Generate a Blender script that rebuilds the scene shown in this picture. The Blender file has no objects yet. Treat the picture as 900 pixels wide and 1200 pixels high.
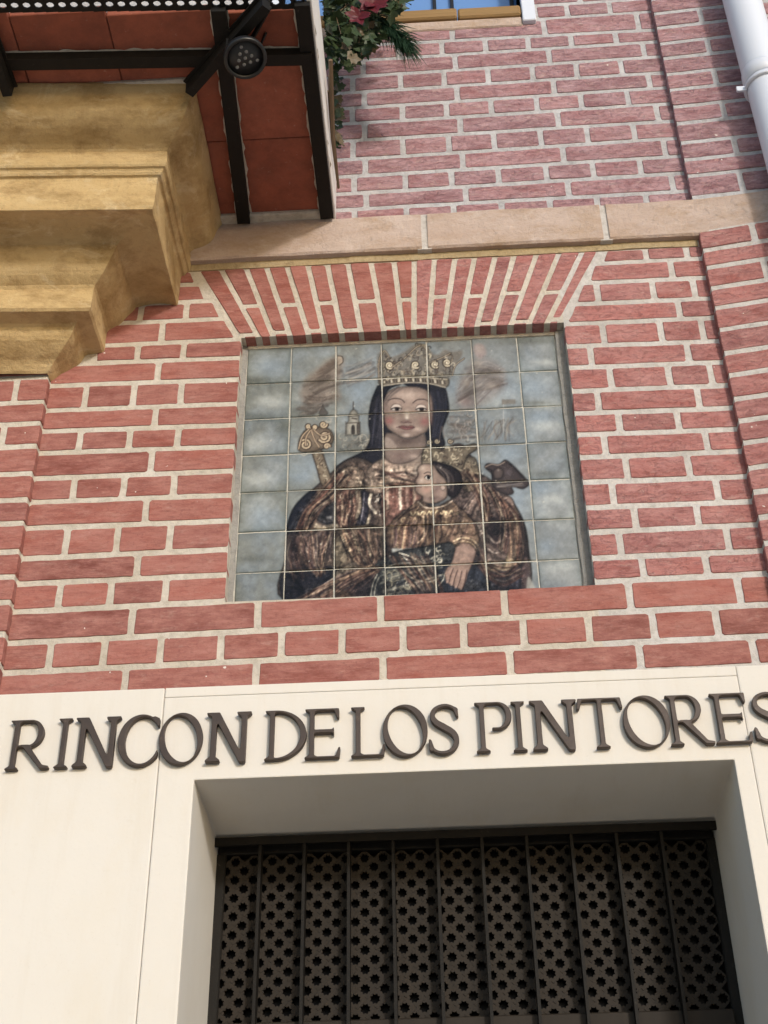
import bpy, bmesh, math, random
import numpy as np
from mathutils import Vector, Matrix
from mathutils.noise import noise as mnoise

random.seed(7)
SC = bpy.context.scene
COL = SC.collection
# ---------------------------------------------------------------- camera (surveyed from the brick courses and the square tiles)
F_PX, PITCH, ROLL, YAW, DIST, EYE = 1644.0, .6228, -.0165, .0456, 2.8, 1.6      # focal length in pixels of a 900x1200 frame
_f = np.array([-math.sin(YAW)*math.cos(PITCH), math.cos(YAW)*math.cos(PITCH), math.sin(PITCH)])
_r0 = np.array([math.cos(YAW), math.sin(YAW), 0.]); _u0 = np.cross(_r0, _f)
_r = _r0*math.cos(ROLL)+_u0*math.sin(ROLL); _u = -_r0*math.sin(ROLL)+_u0*math.cos(ROLL)
_c = np.array([0., -DIST, EYE])
cam = bpy.data.cameras.new('camera'); camo = bpy.data.objects.new('camera', cam); COL.objects.link(camo)
camo.matrix_world = Matrix(((_r[0], _u[0], -_f[0], _c[0]), (_r[1], _u[1], -_f[1], _c[1]), (_r[2], _u[2], -_f[2], _c[2]), (0, 0, 0, 1)))
cam.sensor_fit = 'VERTICAL'; cam.sensor_height = 24.; cam.lens = F_PX/1200*24.; cam.clip_start = .05; cam.clip_end = 2000
SC.camera = camo
# ---------------------------------------------------------------- world and sun: low sun, 27 degrees to the right of the wall's normal
SUN_AZ, SUN_EL = math.radians(27), math.radians(16)
SUN_DIR = Vector((math.sin(SUN_AZ)*math.cos(SUN_EL), -math.cos(SUN_AZ)*math.cos(SUN_EL), math.sin(SUN_EL)))
wd = bpy.data.worlds.new('World'); SC.world = wd; wd.use_nodes = True
nt = wd.node_tree; nt.nodes.clear()
sky = nt.nodes.new('ShaderNodeTexSky'); sky.sky_type = 'NISHITA'; sky.sun_disc = False
sky.sun_elevation = SUN_EL; sky.sun_rotation = math.atan2(SUN_DIR.x, SUN_DIR.y)
bg = nt.nodes.new('ShaderNodeBackground'); bg.inputs['Strength'].default_value = .15
wo = nt.nodes.new('ShaderNodeOutputWorld'); nt.links.new(sky.outputs[0], bg.inputs[0]); nt.links.new(bg.outputs[0], wo.inputs[0])
sl = bpy.data.lights.new('sun', 'SUN'); sl.energy = 1.45; sl.angle = math.radians(5); sl.color = (1., .96, .91)
so = bpy.data.objects.new('sun', sl); COL.objects.link(so); so.rotation_euler = SUN_DIR.to_track_quat('Z', 'Y').to_euler(); so.location = SUN_DIR*20
SC.view_settings.view_transform = 'Standard'; SC.view_settings.look = 'None'; SC.view_settings.gamma = 1; SC.view_settings.exposure = .46
SC.view_settings.use_curve_mapping = False
SC.cycles.use_denoising = True; SC.cycles.max_bounces = 8; SC.cycles.diffuse_bounces = 5

# ---------------------------------------------------------------- survey helpers: a measured picture point on a known plane of the building
def ray(x, y): return _r*(x-450)/F_PX-_u*(y-600)/F_PX+_f
def on_wall(x, y, Y=0.): d = ray(x, y); return _c+d*(Y+DIST)/d[1]
def on_level(x, y, Z): d = ray(x, y); return _c+d*(Z-EYE)/d[2]
def on_plane(x, y, p0, n): d = ray(x, y); return _c+d*(np.dot(p0-_c, n)/np.dot(d, n))
def to_px(P): d = np.asarray(P, float)-_c; z = d@_f; return 450+F_PX*(d@_r)/z, 600-F_PX*(d@_u)/z

# ---------------------------------------------------------------- object helpers
def tag(o, label, cat, group=None):
    o['label'] = label; o['category'] = cat; o['kind'] = 'thing'
    if group: o['group'] = group
    return o
def thing(name, label, cat, loc=(0, 0, 0), group=None):
    o = bpy.data.objects.new(name, None); COL.objects.link(o); o.location = loc; o.empty_display_size = .1
    return tag(o, label, cat, group)
def link(name, me, mat=None, parent=None, smooth=False):
    if mat is not None: me.materials.append(mat)
    if smooth:
        for p in me.polygons: p.use_smooth = True
    o = bpy.data.objects.new(name, me); COL.objects.link(o)
    if parent is not None:
        o.parent = parent
        if parent.type == 'EMPTY': o.matrix_parent_inverse = Matrix.Translation(-parent.location)
    return o
def from_bm(name, bm, mat, parent=None, smooth=False):
    me = bpy.data.meshes.new(name); bmesh.ops.recalc_face_normals(bm, faces=bm.faces); bm.to_mesh(me); bm.free()
    return link(name, me, mat, parent, smooth)
def pydata(name, v, f, mat, parent=None, smooth=False):
    me = bpy.data.meshes.new(name); me.from_pydata([tuple(map(float, q)) for q in v], [], f); me.update()
    return link(name, me, mat, parent, smooth)
def bbox(bm, x0, x1, y0, y1, z0, z1, bev=0., seg=1):
    r = bmesh.ops.create_cube(bm, size=1.)
    for v in r['verts']: v.co = Vector(((x0+x1)/2+v.co.x*(x1-x0), (y0+y1)/2+v.co.y*(y1-y0), (z0+z1)/2+v.co.z*(z1-z0)))
    if bev:
        es = list({e for v in r['verts'] for e in v.link_edges})
        bmesh.ops.bevel(bm, geom=es, offset=bev, segments=seg, affect='EDGES', profile=.6)
def boxo(name, x0, x1, y0, y1, z0, z1, mat, parent=None, bev=.002, seg=1):
    bm = bmesh.new(); bbox(bm, x0, x1, y0, y1, z0, z1, bev, seg); return from_bm(name, bm, mat, parent)
def tube(bm, pts, rad, n=8, cap=True):
    """round bar along a polyline; rad is a number or one per point"""
    pts = [Vector(p) for p in pts]; rings = []
    for i, p in enumerate(pts):
        t = (pts[min(i+1, len(pts)-1)]-pts[max(i-1, 0)]).normalized()
        a = t.orthogonal().normalized() if i == 0 else (A-t*A.dot(t)).normalized()
        A = a; b = t.cross(a); r = rad[i] if hasattr(rad, '__len__') else rad
        rings.append([bm.verts.new(p+(a*math.cos(k*2*math.pi/n)+b*math.sin(k*2*math.pi/n))*r) for k in range(n)])
    for i in range(len(rings)-1):
        for k in range(n): bm.faces.new((rings[i][k], rings[i][(k+1) % n], rings[i+1][(k+1) % n], rings[i+1][k]))
    if cap:
        bm.faces.new(rings[0][::-1]); bm.faces.new(rings[-1])
def bar(bm, a, b, w, h, up=(0, 0, 1)):
    """flat bar from a to b, w across, h along 'up'"""
    a, b = Vector(a), Vector(b); t = (b-a).normalized(); s = t.cross(Vector(up)).normalized(); u = s.cross(t)
    vs = [bm.verts.new(p+s*(i*w/2)+u*(j*h/2)) for p in (a, b) for i, j in ((-1, -1), (1, -1), (1, 1), (-1, 1))]
    for q in ((0, 1, 2, 3), (7, 6, 5, 4), (0, 4, 5, 1), (1, 5, 6, 2), (2, 6, 7, 3), (3, 7, 4, 0)): bm.faces.new([vs[k] for k in q])

# ---------------------------------------------------------------- materials
class N:
    def __init__(s, name):
        s.m = bpy.data.materials.new(name); s.m.use_nodes = True; s.t = s.m.node_tree; s.t.nodes.clear()
        s.o = s.t.nodes.new('ShaderNodeOutputMaterial'); s.b = s.t.nodes.new('ShaderNodeBsdfPrincipled'); s.l(s.b.outputs[0], s.o.inputs[0])
        s.tc = s.t.nodes.new('ShaderNodeTexCoord'); s.geo = s.t.nodes.new('ShaderNodeNewGeometry'); s.pos = s.geo.outputs['Position']
    def l(s, a, b): s.t.links.new(a, b)
    def n(s, typ, **k):
        q = s.t.nodes.new(typ)
        for a, v in k.items(): setattr(q, a, v)
        return q
    def noise(s, scale, detail=4, rough=.6, vec=None, stretch=None, dist=0.):
        q = s.n('ShaderNodeTexNoise'); q.inputs['Scale'].default_value = scale; q.inputs['Detail'].default_value = detail; q.inputs['Roughness'].default_value = rough; q.inputs['Distortion'].default_value = dist
        v = vec or s.pos
        if stretch:
            mp = s.n('ShaderNodeMapping'); mp.inputs['Scale'].default_value = stretch; s.l(v, mp.inputs['Vector']); v = mp.outputs[0]
        s.l(v, q.inputs['Vector']); return q.outputs['Fac']
    def ramp(s, fac, stops):
        q = s.n('ShaderNodeValToRGB'); e = q.color_ramp.elements
        while len(e) < len(stops): e.new(.5)
        for i, (p, c) in enumerate(stops):
            e[i].position = p; e[i].color = (c, c, c, 1) if not hasattr(c, '__len__') else (*c, 1)
        s.l(fac, q.inputs[0]); return q.outputs[0]
    def mix(s, fac, a, b, mode='MIX'):
        q = s.n('ShaderNodeMix', data_type='RGBA', blend_type=mode)
        for sock, v in ((q.inputs[0], fac), (q.inputs[6], a), (q.inputs[7], b)):
            if hasattr(v, 'is_output'): s.l(v, sock)
            elif hasattr(v, '__len__'): sock.default_value = (*v, 1)
            else: sock.default_value = v
        return q.outputs[2]
    def math(s, op, a, b=0.):
        q = s.n('ShaderNodeMath', operation=op)
        for sock, v in zip(q.inputs, (a, b)):
            if hasattr(v, 'is_output'): s.l(v, sock)
            else: sock.default_value = v
        return q.outputs[0]
    def bump(s, h, strength, dist=.002, prev=None):
        q = s.n('ShaderNodeBump'); q.inputs['Strength'].default_value = strength; q.inputs['Distance'].default_value = dist; s.l(h, q.inputs['Height'])
        if prev is not None: s.l(prev, q.inputs['Normal'])
        return q.outputs[0]
    def done(s, col=None, rough=.8, normal=None, metal=0., spec=.3):
        if col is not None:
            if hasattr(col, 'is_output'): s.l(col, s.b.inputs['Base Color'])
            else: s.b.inputs['Base Color'].default_value = (*col, 1)
        if hasattr(rough, 'is_output'): s.l(rough, s.b.inputs['Roughness'])
        else: s.b.inputs['Roughness'].default_value = rough
        s.b.inputs['Metallic'].default_value = metal; s.b.inputs['Specular IOR Level'].default_value = spec
        if normal is not None: s.l(normal, s.b.inputs['Normal'])
        return s.m

def mat_brick(name, ca, cb, cc, rough_amt, chalk):
    m = N(name); oi = m.n('ShaderNodeObjectInfo').outputs['Random']
    off = m.n('ShaderNodeVectorMath', operation='MULTIPLY_ADD'); cx = m.n('ShaderNodeCombineXYZ'); m.l(oi, cx.inputs[0]); m.l(oi, cx.inputs[2]); m.l(cx.outputs[0], off.inputs[0]); off.inputs[1].default_value = (9., 9., 9.); m.l(m.pos, off.inputs[2]); v = off.outputs[0]
    c = m.mix(oi, ca, cb); o2 = m.math('FRACT', m.math('MULTIPLY', oi, 37.7)); c = m.mix(1., c, m.ramp(o2, [(0., (.74, .76, .80)), (.45, (1., 1., 1.)), (1., (1.14, 1.10, 1.06))]), 'MULTIPLY')
    c = m.mix(m.ramp(m.noise(11, 5, .65, v, (1, 1, 2.6)), [(.34, 0.), (.66, .9)]), c, cc)
    c = m.mix(m.ramp(m.noise(24, 6, .75, v, (.5, 1, 2.6)), [(.46, 0.), (.70, .55)]), c, (.66*ca[0], .64*ca[1], .64*ca[2]))
    c = m.mix(m.ramp(m.noise(48, 6, .75, v, (.45, 1, 2.4)), [(.50, 0.), (.68, .45)]), c, (min(1, 1.25*cc[0]), 1.3*cc[1], 1.3*cc[2]))
    c = m.mix(m.ramp(m.noise(95, 4, .75, v), [(.52, 0.), (.74, .4)]), c, (.5*ca[0], .5*ca[1], .5*ca[2]))
    c = m.mix(m.ramp(m.noise(30, 7, .8, v, (.8, 1, 2.)), [(.55, 0.), (.70, chalk)]), c, (.56, .44, .39))
    c = m.mix(m.ramp(m.noise(52, 2, .5, v), [(.755, 0.), (.775, .85)]), c, (.74, .71, .67))
    h1 = m.noise(38, 6, .72, v, (1, 1, 1.6)); h2 = m.noise(210, 4, .7, v); h3 = m.ramp(m.noise(30, 4, .75, v, (1, 1, 2.2), 1.6), [(.40, 0.), (.47, 1.)])
    nb = m.bump(h1, .55*rough_amt, .008); nb = m.bump(h3, .6*max(0, rough_amt-.35), .006, nb); nb = m.bump(h2, .4, .0015, nb)
    return m.done(c, .9, nb, 0, .2)
M = {}
M['brick_smooth'] = mat_brick('smooth_red_brick', (.225, .076, .062), (.325, .122, .100), (.37, .17, .145), .65, .20)
M['brick_rough'] = mat_brick('rough_pink_brick', (.29, .105, .096), (.385, .158, .147), (.44, .225, .21), 1.3, .40)
M['brick_mauve'] = mat_brick('weathered_sky_tinted_brick', (.25, .118, .130), (.35, .182, .195), (.46, .30, .32), 1.4, .62)  # rough chalky brick with the blue of skylight mixed into its colours
def mat_mortar(name, a, b, dark):
    m = N(name); c = m.mix(m.ramp(m.noise(7, 6, .7), [(.32, 0.), (.68, 1.)]), a, b); c = m.mix(m.ramp(m.noise(3, 6, .75), [(.5, 0.), (.72, .5)]), c, dark)
    c = m.mix(m.ramp(m.noise(55, 5, .7), [(.46, 0.), (.68, .65)]), c, dark)
    nb = m.bump(m.noise(150, 6, .75), .8, .004); nb = m.bump(m.noise(38, 5, .65), .7, .006, nb)
    return m.done(c, .92, nb, 0, .2)
M['mortar'] = mat_mortar('lime_mortar', (.50, .445, .37), (.62, .575, .515), (.37, .325, .265))
M['pale_mortar'] = mat_mortar('pale_mortar', (.50, .47, .44), (.61, .585, .565), (.36, .33, .30))
M['cool_mortar'] = mat_mortar('sky_tinted_mortar', (.41, .405, .415), (.54, .54, .56), (.29, .275, .28))  # upper mortar, cool skylight put into the colour
M['grout'] = mat_mortar('tile_grout', (.50, .48, .43), (.58, .56, .51), (.36, .34, .30))
M['grey_mortar'] = mat_mortar('grey_cement', (.25, .24, .225), (.34, .33, .31), (.18, .17, .16))
M['ochre_mortar'] = mat_mortar('ochre_mortar', (.37, .28, .16), (.44, .35, .22), (.25, .175, .09))
def mat_plaster():
    m = N('cream_plaster'); c = m.mix(m.noise(1.6, 5, .6), (.62, .585, .53), (.655, .63, .595))
    c = m.mix(m.ramp(m.noise(5, 6, .7, stretch=(1, 1, .5)), [(.50, 0.), (.78, .38)]), c, (.60, .53, .42))
    c = m.mix(m.ramp(m.noise(30, 6, .75), [(.62, 0.), (.78, .35)]), c, (.55, .49, .40))
    c = m.mix(m.ramp(m.noise(3.2, 6, .7, stretch=(4, 1, .35)), [(.52, 0.), (.75, .22)]), c, (.50, .43, .33)); c = m.mix(m.ramp(m.noise(240, 3, .7), [(.62, 0.), (.75, .3)]), c, (.47, .42, .35))
    nb = m.bump(m.noise(7, 4, .5), .22, .012); nb = m.bump(m.noise(120, 5, .7), .14, .0015, nb)
    return m.done(c, .75, nb, 0, .25)
M['plaster'] = mat_plaster()
def mat_stone(name, a, b, stain, pale, bumpk=1.):
    m = N(name); c = m.mix(m.ramp(m.noise(5, 6, .65, stretch=(.5, 1, 1.7)), [(.36, 0.), (.64, 1.)]), a, b)
    c = m.mix(m.ramp(m.noise(8, 7, .74, stretch=(.7, 1, 1.4)), [(.47, 0.), (.68, .9)]), c, stain)
    c = m.mix(m.ramp(m.noise(12, 7, .75, stretch=(.75, 1, 1.3), dist=.8), [(.54, 0.), (.70, .55)]), c, pale)
    c = m.mix(m.ramp(m.noise(130, 3, .7), [(.62, 0.), (.74, .45)]), c, stain)
    nb = m.bump(m.noise(14, 7, .7), .8*bumpk, .016); nb = m.bump(m.noise(75, 5, .75), .6*bumpk, .004, nb); nb = m.bump(m.ramp(m.noise(48, 5, .75), [(.33, 0.), (.40, 1.)]), .6*bumpk, .005, nb); nb = m.bump(m.ramp(m.noise(6, 6, .6, dist=1.4), [(.492, 1.), (.5, 0.), (.508, 1.)]), .45*bumpk, .004, nb)
    return m.done(c, .9, nb, 0, .2)
M['ochre_stone'] = mat_stone('ochre_sandstone', (.46, .32, .15), (.56, .41, .215), (.27, .17, .07), (.68, .56, .37), .7)
M['band_stone'] = mat_stone('pink_sandstone', (.43, .325, .265), (.50, .405, .36), (.37, .265, .185), (.60, .51, .46), .8)
def mat_iron(name, a, b, rough=.62, metal=.1):
    m = N(name); c = m.mix(m.noise(40, 5, .7), a, b); c = m.mix(m.ramp(m.noise(85, 4, .75), [(.64, 0.), (.74, .4)]), c, (.11, .095, .08))
    return m.done(c, rough, m.bump(m.noise(70, 4, .7), .5, .002), metal, .22)
M['iron'] = mat_iron('black_painted_iron', (.005, .0045, .004), (.013, .011, .009))
M['bronze'] = None
m = N('dark_bronze'); c = m.mix(m.noise(26, 5, .65), (.040, .029, .024), (.075, .056, .047)); c = m.mix(m.ramp(m.noise(60, 5, .75), [(.58, 0.), (.74, .5)]), c, (.14, .105, .085))
M['bronze'] = m.done(c, m.ramp(m.noise(30, 4), [(.3, .38), (.7, .62)]), m.bump(m.noise(45, 5, .65), .35, .002), .35, .45)
m = N('terracotta'); oi = m.n('ShaderNodeObjectInfo').outputs['Random']
c = m.mix(oi, (.25, .074, .044), (.33, .105, .066)); c = m.mix(m.ramp(m.noise(13, 6, .7), [(.40, 0.), (.68, .8)]), c, (.17, .056, .038)); c = m.mix(m.ramp(m.noise(5, 7, .8), [(.5, 0.), (.7, .5)]), c, (.23, .095, .066)); c = m.mix(m.ramp(m.noise(60, 5, .75), [(.63, 0.), (.76, .5)]), c, (.50, .38, .30))
M['terracotta'] = m.done(c, .85, m.bump(m.noise(50, 5, .7), .35, .003), 0, .2)
m = N('marble_edge'); M['marble'] = m.done(m.mix(m.noise(8, 5), (.74, .72, .69), (.82, .81, .79)), .45, None, 0, .4)
m = N('glazed_tile'); at = m.n('ShaderNodeVertexColor', layer_name='paint'); c = at.outputs['Color']
crz = m.noise(35, 5, .7)
M['tile'] = m.done(c, m.ramp(crz, [(.3, .16), (.75, .38)]), m.bump(m.noise(22, 5, .6), .16, .004), 0, .24)
m = N('dark_walnut_lattice'); c = m.mix(m.noise(12, 5, .6, stretch=(3, 1, .6)), (.012, .0088, .006), (.026, .019, .013)); M['lattice'] = m.done(c, .7, m.bump(m.noise(80, 4), .3, .001), 0, .3)
m = N('dark_glass'); M['glass'] = m.done((.004, .004, .0045), .3, None, 0, .03)
m = N('sky_tinted_glass'); M['sky_glass'] = m.done((.13, .26, .55), .03, m.bump(m.noise(3, 2), .05, .01), 0, 1.)  # blue of the reflected sky is put into the base colour
m = N('dark_room'); M['room'] = m.done((.03, .027, .024), .9)
m = N('weathered_wood'); c = m.mix(m.noise(10, 6, .7, stretch=(.3, 1, 5)), (.20, .12, .05), (.34, .22, .10)); M['wood'] = m.done(c, .8, m.bump(m.noise(30, 5, .7, stretch=(.3, 1, 5)), .6, .004), 0, .25)
m = N('white_paint'); c = m.mix(m.noise(5, 5), (.60, .65, .75), (.66, .70, .79)); M['white'] = m.done(c, .4, m.bump(m.noise(30, 3), .08, .002), 0, .45)
m = N('led_lens'); M['lens'] = m.done((.16, .165, .17), .15, None, 0, .6)
m = N('lamp_black'); M['black'] = m.done((.014, .014, .015), .38, None, .2, .5)
def mat_leaf(name, a, b):
    m = N(name); c = m.mix(m.noise(28, 4), a, b); m.b.inputs['Subsurface Weight'].default_value = 0.
    return m.done(c, .5, None, 0, .35)
M['leaf'] = mat_leaf('ivy_leaf', (.016, .030, .012), (.050, .078, .026)); M['leaf_dry'] = mat_leaf('dry_leaf', (.07, .05, .028), (.14, .105, .055))
M['needle'] = mat_leaf('pine_needle', (.018, .050, .028), (.04, .09, .045)); M['red'] = mat_leaf('red_bract', (.055, .003, .007), (.13, .007, .013)); M['twig'] = mat_leaf('brown_twig', (.10, .065, .035), (.18, .12, .07))
m = N('street_paving'); c = m.mix(m.noise(3, 6), (.47, .40, .31), (.55, .48, .38)); M['paving'] = m.done(c, .85, m.bump(m.noise(40, 4), .3, .004), 0, .3)
PAINT_GAIN = .92
# ---------------------------------------------------------------- tile painting (pigment on the tiles)
class Canvas:
    """Small numpy painter; coordinates are picture units, 1 unit is about 2.4 mm on the tiles."""
    def __init__(s, x0, y0, x1, y1, ss):
        s.x0, s.y0, s.ss = x0, y0, ss
        s.w, s.h = int((x1-x0)*ss), int((y1-y0)*ss)
        s.a = np.zeros((s.h, s.w, 3), np.float32)
        s.rng = np.random.RandomState(5)
    def noise(s, cell, seed):
        r = np.random.RandomState(seed)
        n = r.rand(int(s.h/cell)+3, int(s.w/cell)+3).astype(np.float32)
        yy = np.arange(s.h)/cell; xx = np.arange(s.w)/cell
        iy = yy.astype(int); ix = xx.astype(int)
        fy = (yy-iy)[:, None]; fx = (xx-ix)[None, :]
        fy = fy*fy*(3-2*fy); fx = fx*fx*(3-2*fx)
        a = n[iy][:, ix]; b = n[iy][:, ix+1]; c = n[iy+1][:, ix]; d = n[iy+1][:, ix+1]
        return (a*(1-fx)+b*fx)*(1-fy)+(c*(1-fx)+d*fx)*fy
    def fbm(s, cell, seed):
        return .5*s.noise(cell, seed)+.3*s.noise(cell/2.1, seed+1)+.2*s.noise(cell/4.3, seed+2)
    @staticmethod
    def smooth(pts, closed, n=6):
        p = np.array(pts, float)
        if len(p) < 3: return p
        if closed: q = np.vstack([p[-1], p, p[0], p[1]])
        else: q = np.vstack([2*p[0]-p[1], p, 2*p[-1]-p[-2]])
        out = []
        for i in range(1, len(q)-2):
            a, b, c, d = q[i-1], q[i], q[i+1], q[i+2]
            for t in np.arange(n)/n:
                out.append(.5*((2*b)+(c-a)*t+(2*a-5*b+4*c-d)*t*t+(-a+3*b-3*c+d)*t**3))
        if not closed: out.append(p[-1])
        return np.array(out)
    def box(s, p, m):
        x0 = max(0, int((p[:, 0].min()-s.x0-m)*s.ss)); x1 = min(s.w, int((p[:, 0].max()-s.x0+m)*s.ss)+2)
        y0 = max(0, int((p[:, 1].min()-s.y0-m)*s.ss)); y1 = min(s.h, int((p[:, 1].max()-s.y0+m)*s.ss)+2)
        if x1 <= x0 or y1 <= y0: return None
        X = (np.arange(x0, x1)+.5)/s.ss+s.x0; Y = (np.arange(y0, y1)+.5)/s.ss+s.y0
        return x0, x1, y0, y1, X[None, :], Y[:, None]
    def mix(s, b, m, col, alpha):
        x0, x1, y0, y1 = b[:4]
        m = (m*alpha)[..., None]
        s.a[y0:y1, x0:x1] = s.a[y0:y1, x0:x1]*(1-m)+np.array(col, np.float32)*m
    def dist(s, p, X, Y, closed):
        d = np.full((Y.shape[0], X.shape[1]), 1e9, np.float32)
        n = len(p)
        for i in range(n if closed else n-1):
            a, c = p[i], p[(i+1) % n]
            v = c-a; L = v@v+1e-9
            t = np.clip(((X-a[0])*v[0]+(Y-a[1])*v[1])/L, 0, 1)
            d = np.minimum(d, (X-a[0]-t*v[0])**2+(Y-a[1]-t*v[1])**2)
        return np.sqrt(d)
    def poly(s, pts, col, soft=.7, alpha=1., sm=True, edge=.28):
        p = s.smooth(pts, True, 5) if sm else np.array(pts, float)
        b = s.box(p, soft*2+1)
        if b is None: return None
        X, Y = b[4], b[5]
        ins = np.zeros((Y.shape[0], X.shape[1]), bool)
        n = len(p)
        for i in range(n):
            (ax, ay), (bx, by_) = p[i], p[(i+1) % n]
            if ay == by_: continue
            c = ((ay > Y) != (by_ > Y)) & (X < (bx-ax)*(Y-ay)/(by_-ay)+ax)
            ins ^= c
        d = s.dist(p, X, Y, True)
        m = np.clip(.5+np.where(ins, d, -d)/(2*soft), 0, 1)
        s.mix(b, m, col, alpha)
        if soft <= 1.2 and alpha >= .9 and edge:
            x0, x1, y0, y1 = b[:4]; area = ins.sum()/s.ss**2; w = 1.1 if area > 120 else .6
            sh = edge*np.clip(1-d/(w*1.6), 0, 1)
            if area > 120: sh = 1-(1-sh)*(1-.28*np.where(ins, np.exp(-d/4.), 0))     # turned edges are painted darker
            s.a[y0:y1, x0:x1] *= (1-sh)[..., None]
        return b, m
    def line(s, pts, w, col, alpha=1., soft=.5, sm=True):
        p = s.smooth(pts, False, 5) if sm and len(pts) > 2 else np.array(pts, float)
        b = s.box(p, w+soft*2+1)
        if b is None: return
        d = s.dist(p, b[4], b[5], False)
        s.mix(b, np.clip((w/2+soft-d)/(2*soft), 0, 1), col, alpha)
    def blob(s, cx, cy, rx, ry, col, alpha, rot=0.):
        p = np.array([[cx-2.6*max(rx, ry), cy-2.6*max(rx, ry)], [cx+2.6*max(rx, ry), cy+2.6*max(rx, ry)]])
        b = s.box(p, 0)
        if b is None: return
        c, n = math.cos(rot), math.sin(rot)
        u = ((b[4]-cx)*c+(b[5]-cy)*n)/rx; v = (-(b[4]-cx)*n+(b[5]-cy)*c)/ry
        s.mix(b, np.exp(-(u*u+v*v)*1.2), col, alpha)
    def curls(s, pts, n, r, cols, w=.9, alpha=.8, seed=1):
        """embroidery / goldwork: little hooked strokes inside a polygon"""
        g = np.random.RandomState(seed); p = np.array(pts, float)
        lo, hi = p.min(0), p.max(0); k = 0; tries = 0
        while k < n and tries < n*30:
            tries += 1
            c = lo+(hi-lo)*g.rand(2)
            ins = False
            for i in range(len(p)):
                (ax, ay), (bx, by_) = p[i], p[(i+1) % len(p)]
                if (ay > c[1]) != (by_ > c[1]) and c[0] < (bx-ax)*(c[1]-ay)/(by_-ay)+ax: ins = not ins
            if not ins: continue
            a0 = g.rand()*6.28; sp = (1.5+g.rand()*3)*(1 if g.rand() < .5 else -1); rr = r*(.5+.8*g.rand())
            q = [c+rr*(1-.6*t)*np.array([math.cos(a0+sp*t), math.sin(a0+sp*t)]) for t in (0, .25, .5, .75, 1)]
            s.line(q, w*(.7+.6*g.rand()), cols[g.randint(len(cols))], alpha*(.6+.4*g.rand()), .4)
            k += 1
    def folds(s, a, b, n, cols, w=2., alpha=.5, seed=2, bend=4.):
        """drapery: n strokes interpolated from polyline a to polyline b"""
        g = np.random.RandomState(seed); a = np.array(a, float); b = np.array(b, float)
        for i in range(n):
            t = (i+.2+.6*g.rand())/n
            q = a*(1-t)+b*t+(g.rand(*a.shape)-.5)*bend
            s.line(q, w*(.5+g.rand()), cols[g.randint(len(cols))], alpha*(.5+.5*g.rand()), .8)

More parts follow.
